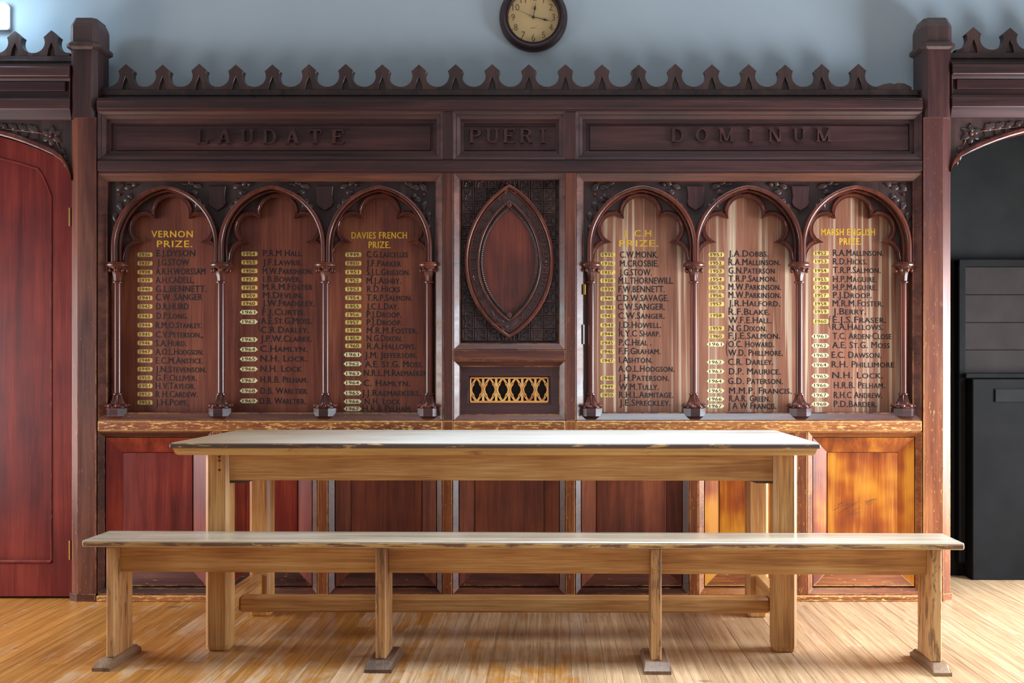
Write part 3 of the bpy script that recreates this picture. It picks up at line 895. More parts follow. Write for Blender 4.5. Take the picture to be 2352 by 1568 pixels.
# each board: text area in pixels of the photograph: heading rows (text, x0, x1, y), dates (year, y), names (text, x0, x1, y)
def conv(rows, ox, oy=400, s=2.8):
    return [(t, ox+a/s, ox+b_/s, oy+y/s) for (t, a, b_, y) in rows]
def dts(y0, ys, oy=400, s=2.8): return [(y0+i, oy+y/s) for i, y in enumerate(ys)]
b1 = dict(x=(275, 505), xf=395, date_x=333, dw=34.5, head=conv([('VERNON', 357, 625, 385), ('PRIZE.', 393, 622, 448)], 220),
    dates=dts(1936, [517, 573, 629, 681, 739, 795, 850, 912, 970, 1029, 1085, 1141, 1196, 1253, 1308, 1360, 1414, 1467]),
    names=conv([('E.J.DYSON', 390, 640, 508), ('J.G.STOW', 395, 600, 567), ('A.R.H.WORSSAM', 385, 705, 625), ('A.H.CADELL.', 385, 635, 680), ('G.L.BENNETT.', 385, 712, 737),
        ('C.W. SANGER', 385, 685, 790), ('D.R.HURD', 388, 597, 850), ('D.P.Long.', 390, 592, 910), ('R.M.O.Stanley.', 385, 682, 970), ('C.V.Peterson.,', 385, 690, 1030),
        ('S.A.Hurd.', 385, 583, 1086), ('A.O.L.Hodgson.', 385, 692, 1141), ('E.C.M.Anstice.', 385, 690, 1197), ('J.N.Stevenson.', 385, 712, 1254), ('G.F.Olliver.', 385, 650, 1308),
        ('H.V.Taylor.', 385, 640, 1360), ('R H.Cardew.', 385, 655, 1414), ('J.H.Pope.', 385, 597, 1466)], 220))
b2 = dict(x=(515, 745), xf=637, date_x=573, dw=37, head=[],
    dates=dts(1954, [512, 566, 621, 675, 729, 781, 830, 887, 948, 1063, 1126, 1187, 1252, 1326, 1392, 1457]),
    names=conv([('P.R.M Hall.', 12, 268, 507), ('J.F.Lawrie.', 10, 266, 566), ('M.W.Parkinson.', 8, 332, 622), ('I.B.Bower.', 12, 258, 673), ('M.R.M.Foster', 8, 330, 724),
        ('M.Devlin.', 10, 270, 777), ('J.W.Fradgley.', 8, 343, 828), ('F.J.Curtis.', 6, 283, 886), ('A.E.St.G.Moss.', -4, 327, 942), ('C.R.Darley.', -4, 308, 1000),
        ('J.P.W.Clarke.', -5, 326, 1057), ('C.Hamlyn.', -8, 298, 1122), ('N.H. Lock.', -5, 296, 1184), ('N.H. Lock', -5, 260, 1250), ('H.R.B. Pelham.', -5, 298, 1320),
        ('D.B. Warltier.', -5, 302, 1392), ('D.B. Warltier.', -10, 287, 1457), ], 600), braces=[(595.5, 958*0+400+970/2.8, 34)])
b3 = dict(x=(757, 985), xf=872, date_x=811.5, dw=37, head=conv([('DAVIES FRENCH', 580, 938, 393), ('PRIZE.', 690, 832, 454)], 600),
    dates=dts(1949, [517, 573, 629, 683, 739, 794, 849, 903, 952, 1003, 1053, 1103, 1160, 1219, 1281, 1341, 1406, 1461, 1508]),
    names=conv([('C.G.Lascelles', 677, 942, 515), ('J.F.Parker', 677, 900, 573), ('S.J.L.Grigson.', 677, 958, 629), ('M.J.Ashby.', 677, 900, 684), ('R.D.Hicks', 680, 893, 738),
        ('T.R.P.Salmon.', 678, 970, 793), ('J.C.L.Day.', 678, 882, 850), ('P.J.Droop.', 678, 900, 901), ('P.J.Droop.', 678, 906, 952), ('M.R.M.Foster.', 678, 1008, 1004),
        ('N.G.Dixon.', 678, 908, 1054), ('R.A.Hallows.', 680, 998, 1105), ('J.M. Jefferson.', 667, 1002, 1162), ('A.E. St.G. Moss.', 667, 1040, 1221), ('N.R.L.M.Raemaekers', 660, 1085, 1277),
        ('C. Hamlyn.', 657, 957, 1342), ('J.J.Raemaekers.', 647, 1025, 1405), ('N.H. Lock', 665, 895, 1460), ('H.R.B Pelham.', 652, 970, 1505)], 600))
b4 = dict(x=(1362, 1585), xf=1471, date_x=1396, dw=34.5, head=conv([('J  C.H', 312, 492, 380), ('PRIZE.', 285, 538, 445)], 1320),
    dates=dts(1935, [517, 574, 631, 684, 739, 799, 857, 911, 970, 1027, 1084, 1140, 1198, 1311, 1366, 1419]),
    names=conv([('C.W.MONK.', 290, 538, 517), ('M.CROSBIE.', 290, 540, 574), ('J.G.STOW.', 288, 496, 631), ('M.L.THORNEWILL.', 282, 637, 684), ('F.W.BENNETT.', 282, 579, 739),
        ('C.D.W.SAVAGE.', 268, 604, 796), ('C.W.SANGER.', 277, 582, 852), ('C.W.Sanger.', 280, 579, 909), ('J.D.Howell.', 280, 557, 968), ('R.Y.C Sharp.', 285, 551, 1023),
        ('P.C.Heal .', 285, 493, 1081), ('F.F.Graham.', 283, 553, 1137), ('I.Ashton.', 285, 501, 1193), ('A.O.L.Hodgson.', 280, 642, 1250), ('J.H.Paterson.', 282, 608, 1308),
        ('W.M.Tully.', 285, 541, 1366), ('R.H.L.Armitage.', 285, 634, 1417), ('J.E.Spreckley.', 288, 617, 1468)], 1320))
b5 = dict(x=(1602, 1828), xf=1711, date_x=1645, dw=36, head=[],
    dates=dts(1951, [517, 571, 623, 675, 728, 780, 834, 908, 991, 1041, 1093, 1208, 1267, 1330, 1392, 1445, 1490]),
    names=conv([('J.A.Dobbs.', -75, 182, 510), ('R.A.Mallinson.', -75, 259, 565), ('G.N.Paterson', -75, 223, 619), ('T.R.P.Salmon.', -75, 234, 671), ('M.W.Parkinson.', -75, 263, 724),
        ('M.W.Parkinson.', -75, 263, 776), ('J.R.Halford.', -75, 258, 829), ('R.F.Blake.', -75, 192, 884), ('W.F.E.Hall.', -75, 204, 938), ('N.G.Dixon.', -75, 172, 990),
        ('F.J.E.Salmon.', -75, 258, 1038), ('O.C. Howard.', -76, 219, 1092), ('W.D. Phillmore.', -76, 275, 1147), ('C.R. Darley.', -78, 214, 1206), ('D.P. Maurice.', -72, 260, 1267),
        ('G.D. Paterson.', -78, 275, 1329), ('M.M.P. Francis.', -72, 332, 1391), ('R.A.R. Green.', -72, 193, 1441), ('J A W Francis.', -80, 233, 1488)], 1700), braces=[(1669.5, 400+1118/2.8, 36)])
b6 = dict(x=(1845, 2072), xf=1957, date_x=1885.5, dw=36, head=conv([('MARSH ENGLISH', 520, 868, 372), ('PRIZE.', 638, 778, 432)], 1700),
    dates=dts(1952, [508, 560, 620, 676, 727, 779, 833, 883, 946, 1042, 1101, 1164, 1226, 1298, 1357, 1420, 1478]),
    names=conv([('R.A.Mallinson.', 597, 921, 505), ('R.D.Hicks.', 597, 816, 560), ('T.R.P.Salmon.', 597, 904, 616), ('H.P.Maguire.', 597, 880, 674), ('H.P.Maguire.', 597, 880, 726),
        ('P.J.Droop.', 597, 846, 777), ('M.R.M.Foster.', 595, 921, 830), ('J.Berry.', 597, 809, 882), ('E.J.S.Fraser.', 595, 941, 935), ('R.A.Hallows.', 593, 921, 981),
        ('T.C. Arden·Close', 595, 973, 1040), ('A.E. St.G. Moss', 592, 962, 1098), ('E.C. Dawson.', 588, 909, 1161), ('R.H. Phillimore', 588, 990, 1222), ('N.H. Lock.', 592, 918, 1292),
        ('H.R.B. Pelham.', 602, 931, 1356), ('R.H.C Andrew.', 602, 913, 1419), ('P.D.Barder.', 602, 879, 1476)], 1700), braces=[(1905.5, 400+950/2.8, 32)])
BOARDS = [b1, b2, b3, b4, b5, b6]
for bd in BOARDS:
    for (t, *_r) in bd['head']: ask(t, 'head')
    for (y, _) in bd['dates']: ask(str(y), 'date')
    for (t, *_r) in bd['names']: ask(t, SMALL)
ask('H', 'head'); ask('(', SMALL); ask('QUARTZ', 'clock')
for k in range(1, 13): ask(str(k), 'clock')
MED_L, MED_R = ['P', 'R', 'O', '*', 'L', 'I', 'B', 'E', 'R', 'I', 'S'], ['F', 'O', 'U', 'N', 'D', 'E', 'D', '*', 'M', 'D', 'C', 'C', 'C', 'L', 'X']
for ch in MED_L+MED_R: ask(ch, 'relief')

tmp = []
for (body, style) in list(TEXTQ):
    cu = bpy.data.curves.new('lettering', 'FONT')
    cu.body = body; cu.size = 1.0; cu.resolution_u = 2; cu.fill_mode = 'FRONT'
    cu.offset = {'head': .0, 'names': .0, 'date': .0, 'clock': -.012, 'relief': .0}[style]
    if style == 'head': cu.space_character = 1.12
    if style == 'names':
        cu.space_character = 1.04
        cu.small_caps_scale = .80
        for i, ch in enumerate(body):
            if ch.islower(): cu.body_format[i].use_small_caps = True
    o = bpy.data.objects.new('lettering', cu)
    C.objects.link(o)
    tmp.append(((body, style), o, cu))
bpy.context.view_layer.update()
dg = bpy.context.evaluated_depsgraph_get()
for key, o, cu in tmp:
    me = o.evaluated_get(dg).to_mesh()
    TEXTQ[key] = ([(v.co.x, v.co.y) for v in me.vertices], [tuple(p.vertices) for p in me.polygons])
    o.evaluated_get(dg).to_mesh_clear()
for key, o, cu in tmp:
    bpy.data.objects.remove(o); bpy.data.curves.remove(cu)
CAPH = max(p[1] for p in TEXTQ[('H', 'head')][0])
def put_text(mb, key, x0, x1, zmid, h, y, bold=0.0):
    # lays a word flat on the plane at distance y: from x0 to x1, capitals h high about zmid
    v, f = TEXTQ[key]
    if not v: return mb
    xa = min(p[0] for p in v); xb = max(p[0] for p in v)
    if bold:                                           # a second stroke of the brush beside the first
        put_text(mb, key, x0, x1-bold, zmid, h, y); put_text(mb, key, x0+bold, x1, zmid, h, y-.00003)
        return put_text(mb, key, x0+bold/2, x1-bold/2, zmid+bold*.3, h, y-.00006)
    sx = (x1-x0)/(xb-xa); sz = h/CAPH
    return mb.add([(x0+(p[0]-xa)*sx, y, zmid-h/2+p[1]*sz) for p in v], f)

# ------------------------------------------------------------------ the six honours boards
LABELS = [
    'honours board in the arch nearest the red door, gold heading, dates 1936 to 1953',
    'honours board without a heading, dates 1954 to 1969, between two headed reddish boards',
    'honours board beside the centre bay with dates 1949 to 1967 and a gold heading',
    'honours board headed by three gold initials, dates 1935 to 1950',
    'pale streaked honours board without a heading, dates 1951 to 1967',
    'palest streaked honours board, last arch before the dark doorway, dates 1952 to 1968']
for i, bd in enumerate(BOARDS):
    d = BD
    right = i >= 3
    mat = M['board_right'] if right else M['board_left']
    xa, xb = X(bd['x'][0]-4, d), X(bd['x'][1]+8, d)
    zb, zt = pz(966)+.034, Z(440, d)
    body = MB().box(xa, xb, d, d+.012, zb, zt, .001)
    board = obj('honours_board', body, mat, None, origin=((xa+xb)/2, d, zb))
    tag(board, LABELS[i], 'honours board', 'honours boards in the arcades')
    s = F/d
    for (t, x0, x1, y) in bd['head']:
        q = put_text(MB(), (t, 'head'), X(x0, d), X(x1, d), Z(y, d), 14.8/s, d-.0006, 1.0/s)
        obj('heading', q, M['gold_head'], board, origin=(X(x0, d), d, Z(y, d)))
    for (t, x0, x1, y) in bd['names']:
        q = put_text(MB(), (t, SMALL), X(x0, d), X(x1, d), Z(y, d), 14.4/s, d-.0006, .8/s)
        obj('painted_name', q, M['ink'], board, origin=(X(x0, d), d, Z(y, d)))
    for (x, y, hh) in bd.get('braces', []):
        q = put_text(MB(), ('(', SMALL), X(x-2.2, d), X(x+2.2, d), Z(y-3, d), hh*.72/s, d-.0006)
        obj('painted_bracket', q, M['ink'], board, origin=(X(x, d), d, Z(y, d)))
    for (yr, y) in bd['dates']:
        cart = yr >= 1961
        dx = bd['date_x']-(1.5 if cart else 0)
        w = bd['dw']/2+(1.6 if cart else 0); h = 5.1
        pts = []
        if cart:                                       # later dates stand in a cartouche with drawn-in ends
            for sx_ in (1, -1):
                pts += [(sx_*(w-4), -sx_*h), (sx_*(w-3), -sx_*h*.62), (sx_*w, -sx_*h*.25), (sx_*w, sx_*h*.25), (sx_*(w-3), sx_*h*.62), (sx_*(w-4), sx_*h)]
        else:
            for (cxx, cyy, a0) in ((w-3, h-3, 0), (-w+3, h-3, 90), (-w+3, -h+3, 180), (w-3, -h+3, 270)):
                for k in range(4): pts.append((cxx+3*cos(radians(a0+30*k)), cyy+3*sin(radians(a0+30*k))))
        q = MB().prism([(X(dx+a, d), Z(y-c_, d)) for a, c_ in pts], d-.0008, d+.0002)
        pl = obj('date_plaque', q, M['cream' if yr >= 1961 else 'gold'], board, origin=(X(dx, d), d, Z(y, d)))
        q = put_text(MB(), (str(yr), 'date'), X(dx-w+5.5, d), X(dx+w-5.5, d), Z(y, d), 7.4/s, d-.0013, .3/s)
        obj('numerals', q, M['numeral'], pl)

# ------------------------------------------------------------------ centre bay: medallion, cross rail, pierced grille
cf = obj('medallion_frame', MB().ring(M1[1], M2[0], pz(803), pz(396.5), [(0, .001), (.004, .001), (.026, .02), (.03, .02), (.03, .05)], fill=False), WX, scr)
rail('cross_rail', M1[1], M2[0], 803, 827, WX, scr)
gf = MB().ring(M1[1], M2[0], pz(966), pz(827), [(0, .001), (.004, .001), (.026, .022), (.03, .022), (.03, .03)], fill=False)
obj('grille_frame', gf, WX, scr)
MEDD = D0+.05
MZC = Z(600, MEDD)
med = thing('carved_medallion', (X(1170, MEDD), MEDD, Z(785, MEDD)), 'carved pointed oval medallion ringed with raised letters in the centre bay', 'carving')
xq0, xq1 = M1[1]+.03, M2[0]-.03
obj('back_panel', MB().box(xq0, xq1, MEDD+.006, MEDD+.02, pz(803)+.03, pz(396.5)-.03), M['carved'], med)
def vesica(a, h, n=18):
    # pointed oval outline, counter-clockwise from the bottom tip, pixel half sizes a and h about (1170, 600)
    R = (a*a+h*h)/(2*a); t1 = math.asin(h/R)
    r = [(a-R+R*cos(-t1+2*t1*k/n), -(R*sin(-t1+2*t1*k/n))) for k in range(n+1)]
    l = [(-x, y) for x, y in reversed(r[1:-1])]
    return r+l
def vp(a, h, y=MEDD, oy=0): return [(X(1170+x, MEDD), Z(600+yy+oy, MEDD)) for x, yy in vesica(a, h)]
# quatrefoil tiles of the diapered ground
TS = 29.2
def tile_mesh(w):
    q = MB()
    d = MEDD
    k = w/2
    q.ring(-k, k, -k, k, [(0, 0), (.0035, -.005), (.006, -.005), (.009, .001)], y=d)
    for (a, b_) in ((.36, 0), (-.36, 0), (0, .36), (0, -.36)):
        rr = .24*w
        pts = [(a*w+rr*cos(2*pi*j/10), b_*w+rr*sin(2*pi*j/10)) for j in range(10)]
        q.tube([(p[0], d-.0005, p[1]) for p in pts], .0022, 4, True)
    q.ball((0, d-.001, 0), (.005, .004, .005), 6, 4)
    return q
w_t = TS/(F/MEDD)
first = None
out_pts = vesica(101, 176)
def inside(x, y):
    R = (101*101+176*176)/(2*101)
    return abs(y) < 176 and abs(x) < 101-R+sqrt(R*R-y*y)
for r in range(13):
    yc = 785-TS*(r+.5)-1.5
    if yc < 408: break
    for xc in [1076-1, 1104, 1133.5, 1168.5, 1203.5, 1233, 1262.5]:
        if all(inside(xc+sx_*15-1170, yc+sy_*15-600) for sx_ in (-1, 1) for sy_ in (-1, 1)): continue
        o_ = (X(xc, MEDD), MEDD, Z(yc, MEDD))
        if first is None:
            m0 = tile_mesh(w_t)
            m0.v = [(v[0]+o_[0], v[1], v[2]+o_[2]) for v in m0.v]
            first = obj('carved_tile', m0, M['carved'], med, origin=o_)
        else: same('carved_tile', first, med, o_)
obj('tile_bottom_rib', MB().box(X(1058, MEDD), X(1280, MEDD), MEDD-.006, MEDD+.006, pz(803)+.028, pz(803)+.034), M['mahogany_x'], med)
# oval: outer roll, letter band, inner roll, rope, field
obj('letter_band', MB().prism(vp(101, 175), MEDD-.010, MEDD+.006), M['carved'], med)
obj('outer_moulding', MB().tube([(x, MEDD-.014, z) for x, z in vp(99, 173)], .009, 8, True), M['arch'], med, smooth=True, auto=60)
obj('outer_moulding_bead', MB().tube([(x, MEDD-.012, z) for x, z in vp(91, 163)], .0035, 6, True), M['arch'], med, smooth=True, auto=60)
obj('inner_moulding', MB().tube([(x, MEDD-.016, z) for x, z in vp(71, 137)], .006, 8, True), M['arch'], med, smooth=True, auto=60)
obj('oval_field', MB().prism(vp(66, 129), MEDD-.012, MEDD), M['oval_field'], med)
rp = []
path = vp(64, 124)
# twisted rope: two strands winding about the path
def resample(pts, n):
    L = [0]
    P_ = pts+[pts[0]]
    for i in range(len(pts)): L.append(L[-1]+math.hypot(P_[i+1][0]-P_[i][0], P_[i+1][1]-P_[i][1]))
    out = []; j = 0
    for k in range(n):
        t = L[-1]*k/n
        while L[j+1] < t: j += 1
        u = (t-L[j])/(L[j+1]-L[j])
        out.append((P_[j][0]+(P_[j+1][0]-P_[j][0])*u, P_[j][1]+(P_[j+1][1]-P_[j][1])*u))
    return out
NR = 420
rs = resample(path, NR)
q = MB()
for ph in (0, pi):
    pts = []
    for k, (x, z) in enumerate(rs):
        x2, z2 = rs[(k+1) % NR]
        tx, tz = x2-x, z2-z; L = math.hypot(tx, tz); nx, nz = -tz/L, tx/L
        a = 2*pi*k*60/NR+ph
        pts.append((x+nx*.0032*cos(a), MEDD-.015-.0032*sin(a), z+nz*.0032*cos(a)))
    q.tube(pts, .0034, 4, True)
obj('rope_border', q, M['carved'], med, smooth=True, auto=60)
def boss(yp):
    q = MB()
    c0 = (X(1170, MEDD), MEDD-.018, Z(yp, MEDD))
    for r, n, zz in ((0, 1, .010), (.006, 5, .006), (.0085, 6, 0), (.0065, 5, -.006), (0, 1, -.011)):
        for k in range(n):
            a = 2*pi*k/n
            q.ball((c0[0]+r*cos(a), c0[1]+r*sin(a)*.7, c0[2]+zz), .0042, 6, 5)
    obj('pine_cone_boss', q, M['arch'], med, smooth=True, auto=0)
boss(472); boss(724)
# raised letters round the band, reading clockwise from the lower left
def letters_on(seq, pts, size):
    for ch, (x, y) in zip(seq, pts):
        sd = 1 if x > 1170 else -1
        Rm = (85*85+155*155)/(2*85)
        x = 1170+sd*(84.5-Rm+sqrt(Rm*Rm-(y-600)**2))     # centre line of the band
        dx, dy = x-1170, y-600
        # outward normal of the arc through the point
        R = (85*85+155*155)/(2*85)
        cx_ = -(R-85) if dx > 0 else (R-85)
        nx, ny = (dx-cx_), dy
        L = math.hypot(nx, ny); nx /= L; ny /= L
        ang = atan2(nx, -ny)                           # rotation clockwise from upright
        X0, Z0 = X(x, MEDD), Z(y, MEDD)
        s = F/MEDD
        q = MB()
        if ch == '*':
            for k in range(4):
                q.leaf((X0, Z0), pi/2*k-ang, .016, .010, .006, MEDD-.010)
            obj('raised_star', q, M['arch'], med, origin=(X0, MEDD, Z0))
            continue
        v, f = TEXTQ[(ch, 'relief')]
        xa = min(p[0] for p in v); xb = max(p[0] for p in v)
        h = size/s; k = h/CAPH
        vv = []
        for yy in (MEDD-.0145, MEDD-.009):
            for p in v:
                lx = (p[0]-(xa+xb)/2)*k; lz = p[1]*k-h/2
                vv.append((X0+lx*cos(ang)+lz*sin(ang), yy, Z0-lx*sin(ang)+lz*cos(ang)))
        n = len(v)
        edges = {}
        for fc in f:
            for a, b_ in zip(fc, fc[1:]+fc[:1]): edges[(a, b_)] = 1
        ff = [tuple(fc) for fc in f]
        for (a, b_) in edges:
            if (b_, a) not in edges: ff.append((a, a+n, b_+n, b_))
        q.add(vv, ff)
        obj('raised_letter', q, M['arch'], med, origin=(X0, MEDD, Z0))
def spaced(y0, y1, n, side):
    return [(1170+side*50, y0+(y1-y0)*k/(n-1)) for k in range(n)]
letters_on(MED_L, spaced(704, 482, 11, -1), 14.5)
letters_on(MED_R, spaced(476, 730, 15, 1), 14.5)
q = MB()
for (x, y, a, s_) in ((1134, 727, 100, .5), (1140, 738, 20, .5), (1146, 745, 200, .45), (1152, 752, -60, .5), (1138, 742, -90, .4), (1158, 752, 20, .4), (1148, 735, -20, .4)):
    q.leaf((X(x, MEDD), Z(y, MEDD)), radians(a), .034*s_*1.6, .018*s_*1.4, .008, MEDD-.010)
for (x, y) in ((1142, 744), (1147, 748), (1133, 722)): q.ball((X(x, MEDD), MEDD-.014, Z(y, MEDD)), .0035, 6, 5)
for (x, y, a, s_) in ((1158, 447, 60, .5), (1165, 440, 120, .5), (1147, 462, 100, .45), (1180, 445, 30, .5)):
    q.leaf((X(x, MEDD), Z(y, MEDD)), radians(a), .034*s_*1.4, .018*s_*1.3, .008, MEDD-.010)
o = obj('leaf_ornament', q, M['arch'], med, smooth=True, auto=0); o['kind'] = 'stuff'

# pierced grille
GD = D0+.028
def gx(x): return X(x, GD)
def gz(y): return Z(y, GD)
p = MB()
x0, x1, z0, z1 = M1[1]+.03, M2[0]-.03, pz(966)+.03, pz(827)-.03
gx0, gx1, gz0, gz1 = gx(1074), gx(1265), gz(928), gz(863)
p.box(x0, gx0, GD, GD+.012, z0, z1); p.box(gx1, x1, GD, GD+.012, z0, z1); p.box(gx0, gx1, GD, GD+.012, z0, gz0); p.box(gx0, gx1, GD, GD+.012, gz1, z1)
obj('grille_panel', p, M['mahogany_x'], scr)
gr = thing('pierced_grille', ((gx0+gx1)/2, GD, gz0), 'small gilded wooden grille with six pierced quatrefoil openings below the medallion', 'grille')
obj('grille_border', MB().ring(gx0, gx1, gz0, gz1, [(0, -.001), (.004, .008), (.01, .010)], y=GD, fill=False), M['mahogany_x'], gr)
GD2 = GD+.01
fr = MB()
fx0, fx1, fz0, fz1 = gx0+.01, gx1-.01, gz0+.006, gz1-.006
bw = .007
fr.box(fx0, fx1, GD2-.004, GD2+.02, fz0, fz0+bw*1.3, .001); fr.box(fx0, fx1, GD2-.004, GD2+.02, fz1-bw, fz1, .001)
fr.box(fx0, fx0+bw*.6, GD2-.004, GD2+.02, fz0, fz1, .001); fr.box(fx1-bw*.6, fx1, GD2-.004, GD2+.02, fz0, fz1, .001)
obj('grille_rim', fr, M['grille'], gr)
pw = (fx1-fx0-bw*.2)/6
hz = (fz1-fz0)-bw*1.6
cz = (fz0+fz1)/2+.001
def quat(w, h, n=8):
    # elongated pointed quatrefoil outline
    pts = []
    qd = [(0, h/2), (w*.20, h*.36), (w*.27, h*.22), (w*.40, h*.16), (w*.485, 0)]
    up = qd[:]
    r = up+[(x, -z) for x, z in reversed(up[:-1])]
    return r+[(-x, z) for x, z in reversed(r[1:-1])]
first = None
for k in range(6):
    xc = fx0+bw*.1+pw*(k+.5)
    if first is None:
        q = MB()
        outer = quat(pw*.99, hz*1.03); innr = quat(pw*.84, hz*.93)
        n = len(outer)
        v = [(xc+x, GD2-.003, cz+z) for x, z in outer]+[(xc+x, GD2-.003, cz+z) for x, z in innr]+[(xc+x*.86, GD2+.012, cz+z*.9) for x, z in innr]+[(xc+x, GD2+.018, cz+z) for x, z in outer]
        f = []
        for i in range(n):
            j = (i+1) % n
            f += [(i, j, n+j, n+i), (n+i, n+j, 2*n+j, 2*n+i), (j, i, 3*n+i, 3*n+j)]
        q.add(v, f)
        for sx_ in (-1, 1):                            # webs joining the openings to the rim
            for sz_ in (-1, 1):
                q.prism([(xc+sx_*pw*.5, cz+sz_*.0), (xc+sx_*pw*.5, cz+sz_*hz*.54), (xc+sx_*pw*.40, cz+sz_*hz*.54), (xc+sx_*pw*.42, cz+sz_*hz*.27), (xc+sx_*pw*.30, cz+sz_*hz*.24), (xc+sx_*pw*.44, cz+sz_*hz*.15)], GD2-.002, GD2+.016)
                q.prism([(xc+sx_*pw*.31, cz+sz_*hz*.27), (xc+sx_*pw*.42, cz+sz_*hz*.24), (xc+sx_*pw*.24, cz+sz_*hz*.40), (xc+sx_*pw*.06, cz+sz_*hz*.53), (xc, cz+sz_*hz*.53), (xc+sx_*pw*.2, cz+sz_*hz*.37)], GD2-.0025, GD2+.016)
        first = obj('quatrefoil_piercing', q, M['grille'], gr, origin=(xc, GD2, cz))
    else: same('quatrefoil_piercing', first, gr, (xc, GD2, cz))
obj('dark_back', MB().box(fx0, fx1, GD2+.035, GD2+.04, fz0, fz1), M['shadowgap'], gr)

# ------------------------------------------------------------------ dado: rail, stiles and sunk panels
for (a, c) in ((RX0, M1[0]), (M1[1], M2[0]), (M2[1], RX1)):
    obj('dado_rail', MB().box(a, c, D0-.004, D0+TH, pz(990), pz(966), .004), M['rubbed_rail'], scr)
for (a, c) in (M1, M2):
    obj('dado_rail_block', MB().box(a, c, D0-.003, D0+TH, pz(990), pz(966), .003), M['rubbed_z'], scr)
ST = [(486, 509), (729, 753), (1016, 1039), (1299, 1321), (1583, 1605), (1830, 1855)]
for (a, c) in ST:
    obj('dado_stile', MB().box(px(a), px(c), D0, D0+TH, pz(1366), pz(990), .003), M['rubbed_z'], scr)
edges = [222]+[e for s_ in ST for e in s_]+[2119]
pm = ['panel_red', 'panel_red', 'panel_brown', 'panel_brown', 'panel_brown', 'panel_honey', 'panel_honey']
for k in range(7):
    a, c = px(edges[2*k])+(.002 if k == 0 else 0), px(edges[2*k+1])
    z0, z1 = pz(1366), pz(990)
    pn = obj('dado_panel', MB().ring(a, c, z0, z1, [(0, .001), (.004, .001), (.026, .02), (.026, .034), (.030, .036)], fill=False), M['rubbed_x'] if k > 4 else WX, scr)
    i0, i1 = .0305, .0305+.068
    d0_, d1_ = D0+.022, D0+.044
    x0, x1, q0, q1 = a+i0, c-i0, z0+i0*1.2, z1-i0
    X0, X1, Q0, Q1 = a+i1, c-i1, z0+i1, z1-i1
    for (vv, ax) in (([(x0, q0), (x1, q0), (X1, Q0), (X0, Q0)], 'x'), ([(x1, q0), (x1, q1), (X1, Q1), (X1, Q0)], 'z'),
                     ([(x1, q1), (x0, q1), (X0, Q1), (X1, Q1)], 'x'), ([(x0, q1), (x0, q0), (X0, Q0), (X0, Q1)], 'z')):
        v = [(vv[0][0], d0_, vv[0][1]), (vv[1][0], d0_, vv[1][1]), (vv[2][0], d1_, vv[2][1]), (vv[3][0], d1_, vv[3][1])]
        v += [(p[0], D0+.06, p[2]) for p in v]
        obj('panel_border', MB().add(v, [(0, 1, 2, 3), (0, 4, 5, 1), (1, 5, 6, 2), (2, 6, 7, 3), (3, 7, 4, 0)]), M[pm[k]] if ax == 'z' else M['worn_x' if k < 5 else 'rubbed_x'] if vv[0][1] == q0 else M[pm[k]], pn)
    obj('panel_field', MB().box(X0+.0015, X1-.0015, D0+.040, D0+.055, Q0+.0015, Q1-.0015, .002), M[pm[k]], pn)
q = MB()
rs_ = random.Random(4)
for k in range(16):                                    # scratches in the last panel
    cx_, cy_ = (1946, 1168) if k < 11 else (2003, 1152)
    x, y = cx_+rs_.uniform(-24, 24)*(1 if k < 11 else .4), cy_+rs_.uniform(-16, 16)*(1 if k < 11 else .5)
    l, a = rs_.uniform(5, 14), radians(rs_.uniform(12, 34))
    x0, z0, x1, z1 = X(x-l*cos(a), D0+.04), Z(y+l*sin(a), D0+.04), X(x+l*cos(a), D0+.04), Z(y-l*sin(a), D0+.04)
    q.prism([(x0, z0), (x0+.0008, z0-.0011), (x1, z1-.0004), (x1, z1+.0003)], D0+.0394, D0+.0405)
o = obj('scratches', q, M['peg'], pn); o['kind'] = 'stuff'
obj('skirting', MB().box(px(224), px(2119), D0-.016, D0+TH, 0, pz(1366), .004), M['rubbed_rail'], scr)
obj('screen_back', MB().box(px(200), px(2140), D0+.128, D0+.15, 0, pz(232)), M['carved'], scr)
# metal bits on the right stile of the centre bay
obj('metal_catch', MB().box(px(1339), px(1342), D0+.012, D0+.024, pz(790), pz(745), .001), M['steel'], scr)
obj('metal_catch', MB().box(px(1340), px(1345), D0+.012, D0+.022, pz(676), pz(652), .001), M['brass'], scr)

